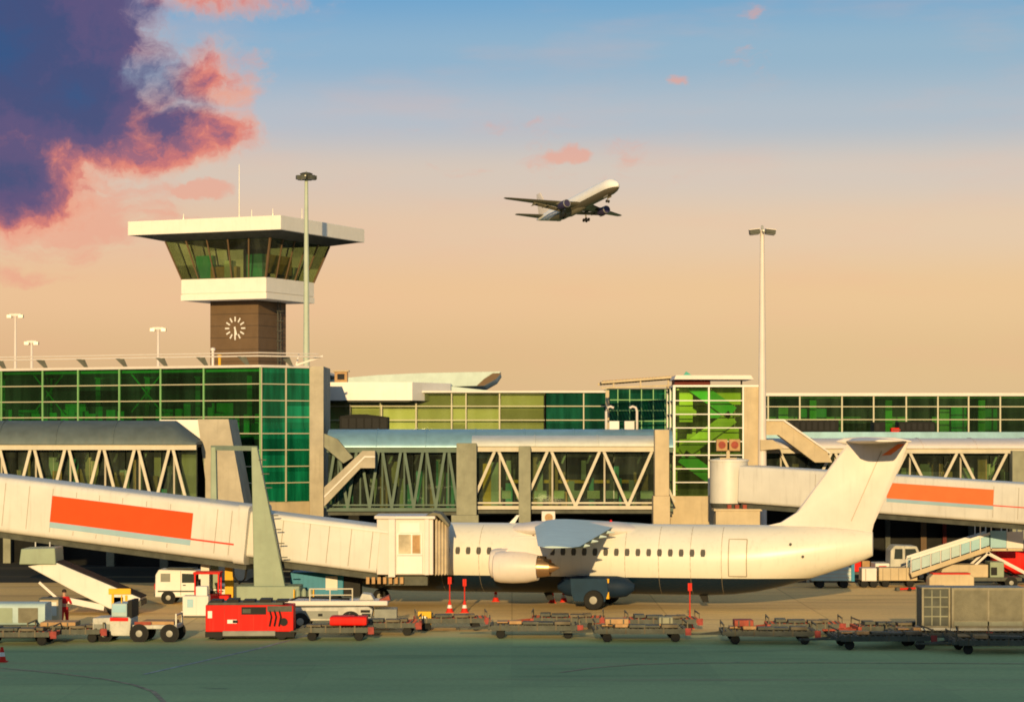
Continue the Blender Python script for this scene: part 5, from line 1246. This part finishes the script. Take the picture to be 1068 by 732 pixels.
# belt loader at the left
c = G_(85,640); D0 = c.y
v_ = thing('belt_loader', 'grey green belt loader with a long raised conveyor lit at its lower end', 'belt loader', c)
def q2(px, py): return (X(px,D0)-c.x, Z(py,D0))
MB().prism([q2(32,590),q2(60,583),(q2(150,617)[0],q2(150,617)[1]),q2(146,631),q2(118,635),q2(88,620)], -1.1, 1.1, 'y').build('conveyor', 'grey', v_, bev=.03) if False else None
MB().prism([q2(33,589),q2(62,585),q2(150,622),q2(143,635),q2(118,633),q2(85,617)], -1.0, .9, 'y').build('conveyor_side', 'tunnel', v_, bev=.04)
MB().prism([q2(62,583.8),q2(150,621),q2(150,622.2),q2(62,585.2)], -.95, .85, 'y').build('belt', 'rubber', v_)
MB().prism([q2(27,571),q2(62,570),q2(63,587),q2(25,587)], -1.15, .9, 'y').build('hood', 'greensteel', v_, bev=.04)
for px in (37,52): MB().tube([(q2(px,570)[0],0,q2(px,570)[1]),(q2(px,565)[0],0,q2(px,565)[1])], .03, 6).build('hood_post', 'tunnel', v_)
MB().bar((q2(44,606)[0],-.7,q2(44,606)[1]),(q2(62,622)[0],-.7,q2(62,622)[1]),.12).bar((q2(72,624)[0],-.8,q2(72,624)[1]),(q2(112,632)[0],-.8,q2(112,632)[1]),.28).build('lift_arm', 'cream', v_)
MB().box(q2(66,0)[0],q2(150,0)[0],-.9,.9,.45,.72).build('chassis', 'greydark', v_)
q = MB()
for px, py in ((120,617),(134,619)): q.box(q2(px,0)[0],q2(px,0)[0]+.12,-1.05,-.95,q2(0,632)[1],q2(0,py)[1])
q.box(q2(117,0)[0],q2(140,0)[0],-1.08,-.92,q2(0,618)[1],q2(0,612)[1]); q.build('guard_frame', 'yellow', v_, bev=.02)
MB().box(q2(122,0)[0],q2(132,0)[0],-1.0,-.8,q2(0,634)[1],q2(0,621)[1]).build('seat', 'white', v_)
wheels(v_, (-1.6,1.8), .4, 1.6)
# pale covered baggage cart + cabinet cart at the left edge
v_ = thing('baggage_cart', 'pale blue covered baggage cart by the picture edge', 'baggage cart', G_(18,664))
MB().box(-1.2,1.35,-.75,.75,.4,.55).build('deck', 'greydark', v_)
MB().loft([[Vector((x,y,z+1.03)) for y, z in rrect(1.5,.95,.18)] for x in (-1.2,1.35)]).build('cover', 'silverblue', v_, smooth=True)
for x0 in (-.9,.2): MB().box(x0,x0+.85,-.775,-.752,.68,1.32).build('curtain', 'greensteel' if x0 < 0 else 'canvas', v_)
for x in (-.8,.95):
    for y in (-.6,.6): wheel('wheel', v_, (x,y,.22), .22, .15)
MB().bar((1.35,0,.4),(2.1,0,.35),.07).build('drawbar', 'greydark', v_)
v_ = thing('equipment_cabinet', 'beige cabinet cart beside the pale blue covered cart', 'cabinet', G_(53,658.5))
MB().box(-.42,.42,-.45,.45,.35,1.45).build('cabinet', 'concrete_warm', v_, bev=.03); MB().box(-.34,.34,-.463,-.452,.75,1.35).build('door', 'tunnel', v_); MB().box(-.45,.45,-.48,.48,1.452,1.52).build('lid', 'greydark', v_)
for x in (-.3,.3):
    for y in (-.35,.35): wheel('wheel', v_, (x,y,.17), .17, .1, hub=False)

# baggage carts behind the tail
c = G_(866,612.5)
v_ = thing('baggage_cart', 'grey box baggage cart in the shade behind the airliner tail', 'baggage cart', c)
MB().box(-1.15,1.1,-.7,.7,.42,1.18).build('box', 'silverblue', v_, bev=.04)
q = MB()
for z in (.6,.8,1.0): q.box(-1.13,1.08,-.72,-.702,z,z+.05)
q.build('slat', 'steel', v_); MB().box(1.12,1.3,-.6,.6,.4,1.5).build('end_panel', 'blue', v_); MB().box(-1.35,-1.2,-.05,.05,.3,1.1).build('drawbar', 'steel', v_)
for x in (-.65,.7):
    for y in (-.55,.55): wheel('wheel', v_, (x,y,.24), .24, .16, hub=False)
for i, (px, py, lab, wd) in enumerate(((905,612,'small square beige trolley between the grey cart and the long beige trolley',.85),(935,611.5,'long beige baggage trolley below the white crew truck',2.2))):
    v_ = thing('baggage_trolley', lab, 'baggage trolley', G_(px,py), group='beige baggage trolleys by the boarding stairs')
    MB().box(-wd/2,wd/2,-.6,.6,.38,1.12).build('box', ('cream','concrete_warm')[i], v_, bev=.03)
    q = MB()
    for k in range(int(wd/.45)): q.box(-wd/2+.2+.45*k,-wd/2+.24+.45*k,-.612,-.602,.42,1.08)
    q.build('side_seam', 'seam', v_)
    for x in (-wd*.32, wd*.32):
        for y in (-.5,.5): wheel('wheel', v_, (x,y,.22), .22, .14, hub=False)
    MB().bar((wd/2,0,.38),(wd/2+.6,0,.33),.06).build('drawbar', 'greydark', v_)
t = thing('baggage_trolley', 'low trolley with red cases behind the grey box cart', 'baggage trolley', G_(893,604.5), group='beige baggage trolleys by the boarding stairs')
MB().box(-.9,.9,-.5,.5,.35,.5).build('deck', 'greydark', t)
for k in range(4): wheel('wheel', t, ((-.6,.6)[k % 2],(-.4,.4)[k//2],.18), .18, .12, hub=False)
for i, (x, mt, hh, lab) in enumerate(((-.55,'white',.6,'white case on the low trolley behind the grey box cart'),(.02,'red',.75,'red case on the low trolley behind the grey box cart'),(.55,'wood',.66,'brown case on the low trolley behind the grey box cart'))):
    k_ = thing('suitcase', lab, 'suitcase', G_(893,604.5)+Vector((x,0,.502)))
    MB().box(-.24,.24,-.3,.3,0,hh).build('shell', mt, k_, bev=.05); MB().tube([(-.1,0,hh),(-.1,0,hh+.08),(.1,0,hh+.08),(.1,0,hh)], .015, 5).build('handle', 'black', k_)
# white crew truck
v_ = thing('crew_truck', 'white crew cab truck with red badges behind the beige trolleys', 'truck', G_(944,606.5))
MB().prism([(-1.05,.4),(1.25,.4),(1.3,1.2),(.9,1.35),(.55,2.15),(-.75,2.2),(-1.0,1.9)], -.9, .9, 'y').build('cab', 'truckwhite', v_, bev=.06)
MB().prism([(-.15,1.4),(.68,1.4),(.45,2.0),(-.15,2.0)], -.912, -.902, 'y').build('front_side_window', 'carglass', v_)
MB().prism([(-.8,1.4),(-.3,1.4),(-.3,2.0),(-.75,2.0)], -.912, -.902, 'y').build('rear_side_window', 'carglass', v_)
MB().box(-1.9,-1.06,-.9,.9,.5,1.15).build('bed', 'white', v_, bev=.04); MB().box(-1.7,-1.25,-.915,-.902,.75,1.0).build('red_badge', 'red', v_); MB().box(.55,1.0,-.915,-.902,.85,1.12).build('red_badge', 'red', v_)
wheels(v_, (-1.35,.8), .38, 1.6)
# boarding stairs
c = G_(1008,612.5); D0 = c.y
v_ = thing('boarding_stairs', 'mobile boarding stairs with white handrail and pale blue side panels', 'boarding stairs', c)
s0, s1 = q2_ = (X(948,D0)-c.x, .75), (X(1030,D0)-c.x, Z(571,D0)); 
ns = 16; q = MB()
for k in range(ns):
    x = s0[0]+(s1[0]-s0[0])*k/ns; z = s0[1]+(s1[1]-s0[1])*(k+1)/ns; q.box(x,x+(s1[0]-s0[0])/ns+.02,-.65,.65,z-.06,z)
q.build('treads', 'steel', v_)
for s in (-1,1):
    MB().bar((s0[0],s*.72,s0[1]),(s1[0],s*.72,s1[1]),.26,.1).build('stringer', 'concrete_warm', v_)
    MB().bar((s0[0],s*.72,s0[1]+.95),(s1[0],s*.72,s1[1]+.85),.14,.10).build('handrail', 'white', v_)
    for k in range(8):
        f0, f1 = (k+.08)/8, (k+.92)/8
        p0 = (s0[0]+(s1[0]-s0[0])*f0, s0[1]+(s1[1]-s0[1])*f0); p1 = (s0[0]+(s1[0]-s0[0])*f1, s0[1]+(s1[1]-s0[1])*f1)
        MB().prism([(p0[0],p0[1]+.2),(p1[0],p1[1]+.2),(p1[0],p1[1]+.82),(p0[0],p0[1]+.84)], s*.72-.015, s*.72+.015, 'y').build('side_panel', 'bluepale' if k > 4 else 'silverblue', v_)
        MB().bar((p0[0]-.05,s*.72,p0[1]+.1),(p0[0]-.05,s*.72,p0[1]+.92),.05).build('baluster', 'cream', v_)
xp0, xp1 = s1[0], X(1064,D0)-c.x
MB().box(xp0,xp1,-.8,.8,s1[1]-.14,s1[1]).build('platform', 'concrete_warm', v_)
MB().box(xp0,xp0+.9,-.82,-.78,s1[1]+.05,s1[1]+1.0).build('platform_panel', 'bluepale', v_); MB().box(xp0+.95,xp1,-.82,-.78,s1[1]+.02,s1[1]+.95).build('platform_panel', 'cream', v_)
q = MB()
for x in (xp0-.6, xp0+.02, xp0+.92, xp1-.05):
    for y in (-.8,.74): q.box(x,x+.06,y,y+.06,s1[1]-.1,s1[1]+1.25)
for y in (-.8,.74): q.box(xp0-.6,xp1,y,y+.06,s1[1]+1.252,s1[1]+1.31)
q.build('platform_rail', 'white', v_)
xm = s1[0]-.2
for s in (-1,1):
    MB().bar((xm,s*.6,s1[1]-.2),(xm+2.6,s*.6,.7),.12).build('brace', 'cream', v_); MB().bar((xm+.2,s*.6,s1[1]-.2),(xm-1.3,s*.6,.7),.12).build('brace', 'cream', v_)
MB().box(-1.9,3.0,-.75,.75,.42,.62).build('chassis', 'greydark', v_); MB().prism([(-1.7,.622),(1.1,.622),(1.1,1.35),(-.9,1.35),(-1.5,1.1)], -.72, .72, 'y').build('engine_housing', 'concrete_warm', v_, bev=.05)
MB().box(1.2,2.0,-.72,.72,.622,1.5).build('machinery', 'greensteel', v_, bev=.04); MB().box(1.25,1.6,-.74,-.722,.75,1.2).build('hatch', 'black', v_)
wheels(v_, (-1.3,2.4), .32, 1.4)
MB().box(-2.2,-1.92,-.7,.7,.3,.42).build('bumper', 'conered', v_)
# red fuel bowser behind the stairs
c = G_(1060,609)
v_ = thing('tank_trailer', 'red tank trailer behind the boarding stairs', 'tank trailer', c)
MB().loft([[Vector((x,y,z+1.35)) for y, z in rrect(1.5*k,1.5*k,.5*k)] for x, k in ((-1.4,.7),(-1.25,1),(1.6,1),(1.75,.7))]).build('tank', 'red', v_, smooth=True)
MB().box(-1.3,1.7,-.5,.5,.4,.58).build('chassis', 'greydark', v_); MB().lathe([(.25,2.1),(.25,2.2)],12,'z',(.2,0,0)).build('hatch', 'steel', v_)
wheels(v_, (-.7,1.1), .36, 1.4)
t = thing('orange_case', 'low beige case with red top edge in front of the boarding stairs', 'equipment case', G_(990,616))
MB().prism([(-1.2,.12),(1.3,.12),(1.3,.8),(1.1,.95),(-1.0,.95),(-1.2,.75)], -.5, .5, 'y').build('casing', 'concrete_warm', t, bev=.05); MB().box(-1.0,1.1,-.48,.48,.952,1.02).build('top', 'conered', t); MB().box(-1.1,1.2,-.4,.4,0,.118).build('skid', 'black', t)
t = thing('tow_bar', 'red tow bar lying on the ground at the foot of the boarding stairs', 'tow bar', G_(957,616), R(12))
MB().tube([(-1.1,0,.12),(1.1,0,.2)], .06, 8).build('bar', 'conered', t, smooth=True); MB().box(-1.3,-1.1,-.15,.15,.04,.22).build('hitch', 'greydark', t)
for x in (-.5,.5): wheel('wheel', t, (x,.0,.1), .1, .3, hub=False)

# worker in red overalls
def worker(loc, rz, label, ph, hi_vis):
    """standing figure, one skinned body with clothes and hair over it"""
    t = thing('person', label, 'person', loc, rz)
    J = {'pel':(0,0,.95),'wa':(0,0,1.1),'ch':(0,-.01,1.34),'nk':(0,0,1.50),'hd0':(0,-.01,1.58),'hd1':(0,-.015,1.72),
         'hl':(-.10,0,.90),'kl':(-.12,-.05,.50),'al':(-.13,.0,.09),'tl':(-.14,-.16,.04),'hr':(.10,0,.90),'kr':(.14,.03,.50),'ar':(.15,.08,.09),'tr':(.17,-.08,.04),
         'sl':(-.19,0,1.42),'el':(-.27,.02,1.14),'wl':(-.22,-.18,.97),'fl':(-.20,-.27,.93),'sr':(.19,0,1.42),'er':(.30,-.06,1.18),'wr':(.25,-.28,1.16),'fr':(.22,-.38,1.18)}
    Rr = {'pel':.14,'wa':.125,'ch':.15,'nk':.055,'hd0':.075,'hd1':.095,'hl':.095,'kl':.062,'al':.045,'tl':.04,'hr':.095,'kr':.062,'ar':.045,'tr':.04,'sl':.07,'el':.045,'wl':.032,'fl':.03,'sr':.07,'er':.045,'wr':.032,'fr':.03}
    E_ = [('pel','wa'),('wa','ch'),('ch','nk'),('nk','hd0'),('hd0','hd1'),('pel','hl'),('hl','kl'),('kl','al'),('al','tl'),('pel','hr'),('hr','kr'),('kr','ar'),('ar','tr'),('ch','sl'),('sl','el'),('el','wl'),('wl','fl'),('ch','sr'),('sr','er'),('er','wr'),('wr','fr')]
    def skinned(name, keys, grow, mats):
        ks = [k for k in J if k in keys]; me = bpy.data.meshes.new(name); ix = {k: i for i, k in enumerate(ks)}
        me.from_pydata([J[k] for k in ks], [(ix[a], ix[b]) for a, b in E_ if a in ix and b in ix], [])
        me.materials.append(M[mats]); o = bpy.data.objects.new(name, me); COL.objects.link(o); o.parent = t
        o.modifiers.new('skin', 'SKIN').use_smooth_shade = True
        for i, k in enumerate(ks): me.skin_vertices[0].data[i].radius = (Rr[k]*grow,)*2
        me.skin_vertices[0].data[0].use_root = True
        sb = o.modifiers.new('sub', 'SUBSURF'); sb.levels = sb.render_levels = 2; return o
    skinned('body', set(J), 1.0, 'skin')
    skinned('trousers', {'pel','wa','hl','kl','al','hr','kr','ar'}, 1.22, 'workred')
    skinned('jacket', {'wa','ch','nk','sl','el','wl','sr','er','wr'}, 1.22, hi_vis)
    MB().loft([[Vector((.105*k*math.cos(a),.01+.11*k*math.sin(a),z)) for a in [2*math.pi*i/14 for i in range(14)]] for z, k in ((1.69,.98),(1.75,1.0),(1.80,.8),(1.83,.3))]).build('hair', 'hair', t, smooth=True)
    for s in (-1,1):
        MB().loft([[Vector((s*.14+ (.03 if s > 0 else 0)+.055*k*math.cos(a), -.05+(.08 if s > 0 else 0)+.15*k*math.sin(a), z)) for a in [2*math.pi*i/12 for i in range(12)]] for z, k in ((0,1),(.06,1),(.1,.6))]).build('boot', 'black', t, smooth=True)
        MB().lathe([(.008,-.10),(.012,-.106),(.003,-.112)],8,'y',(s*.035,0,1.685)).build('eye', 'black', t)
    MB().prism([(-.02,1.63),(.02,1.63),(.006,1.675),(-.006,1.675)], -.135, -.10, 'y').build('nose', 'skin', t)
worker(G_(67,656.5), R(25), 'worker in red overalls standing below the belt loader', 0, 'workred')
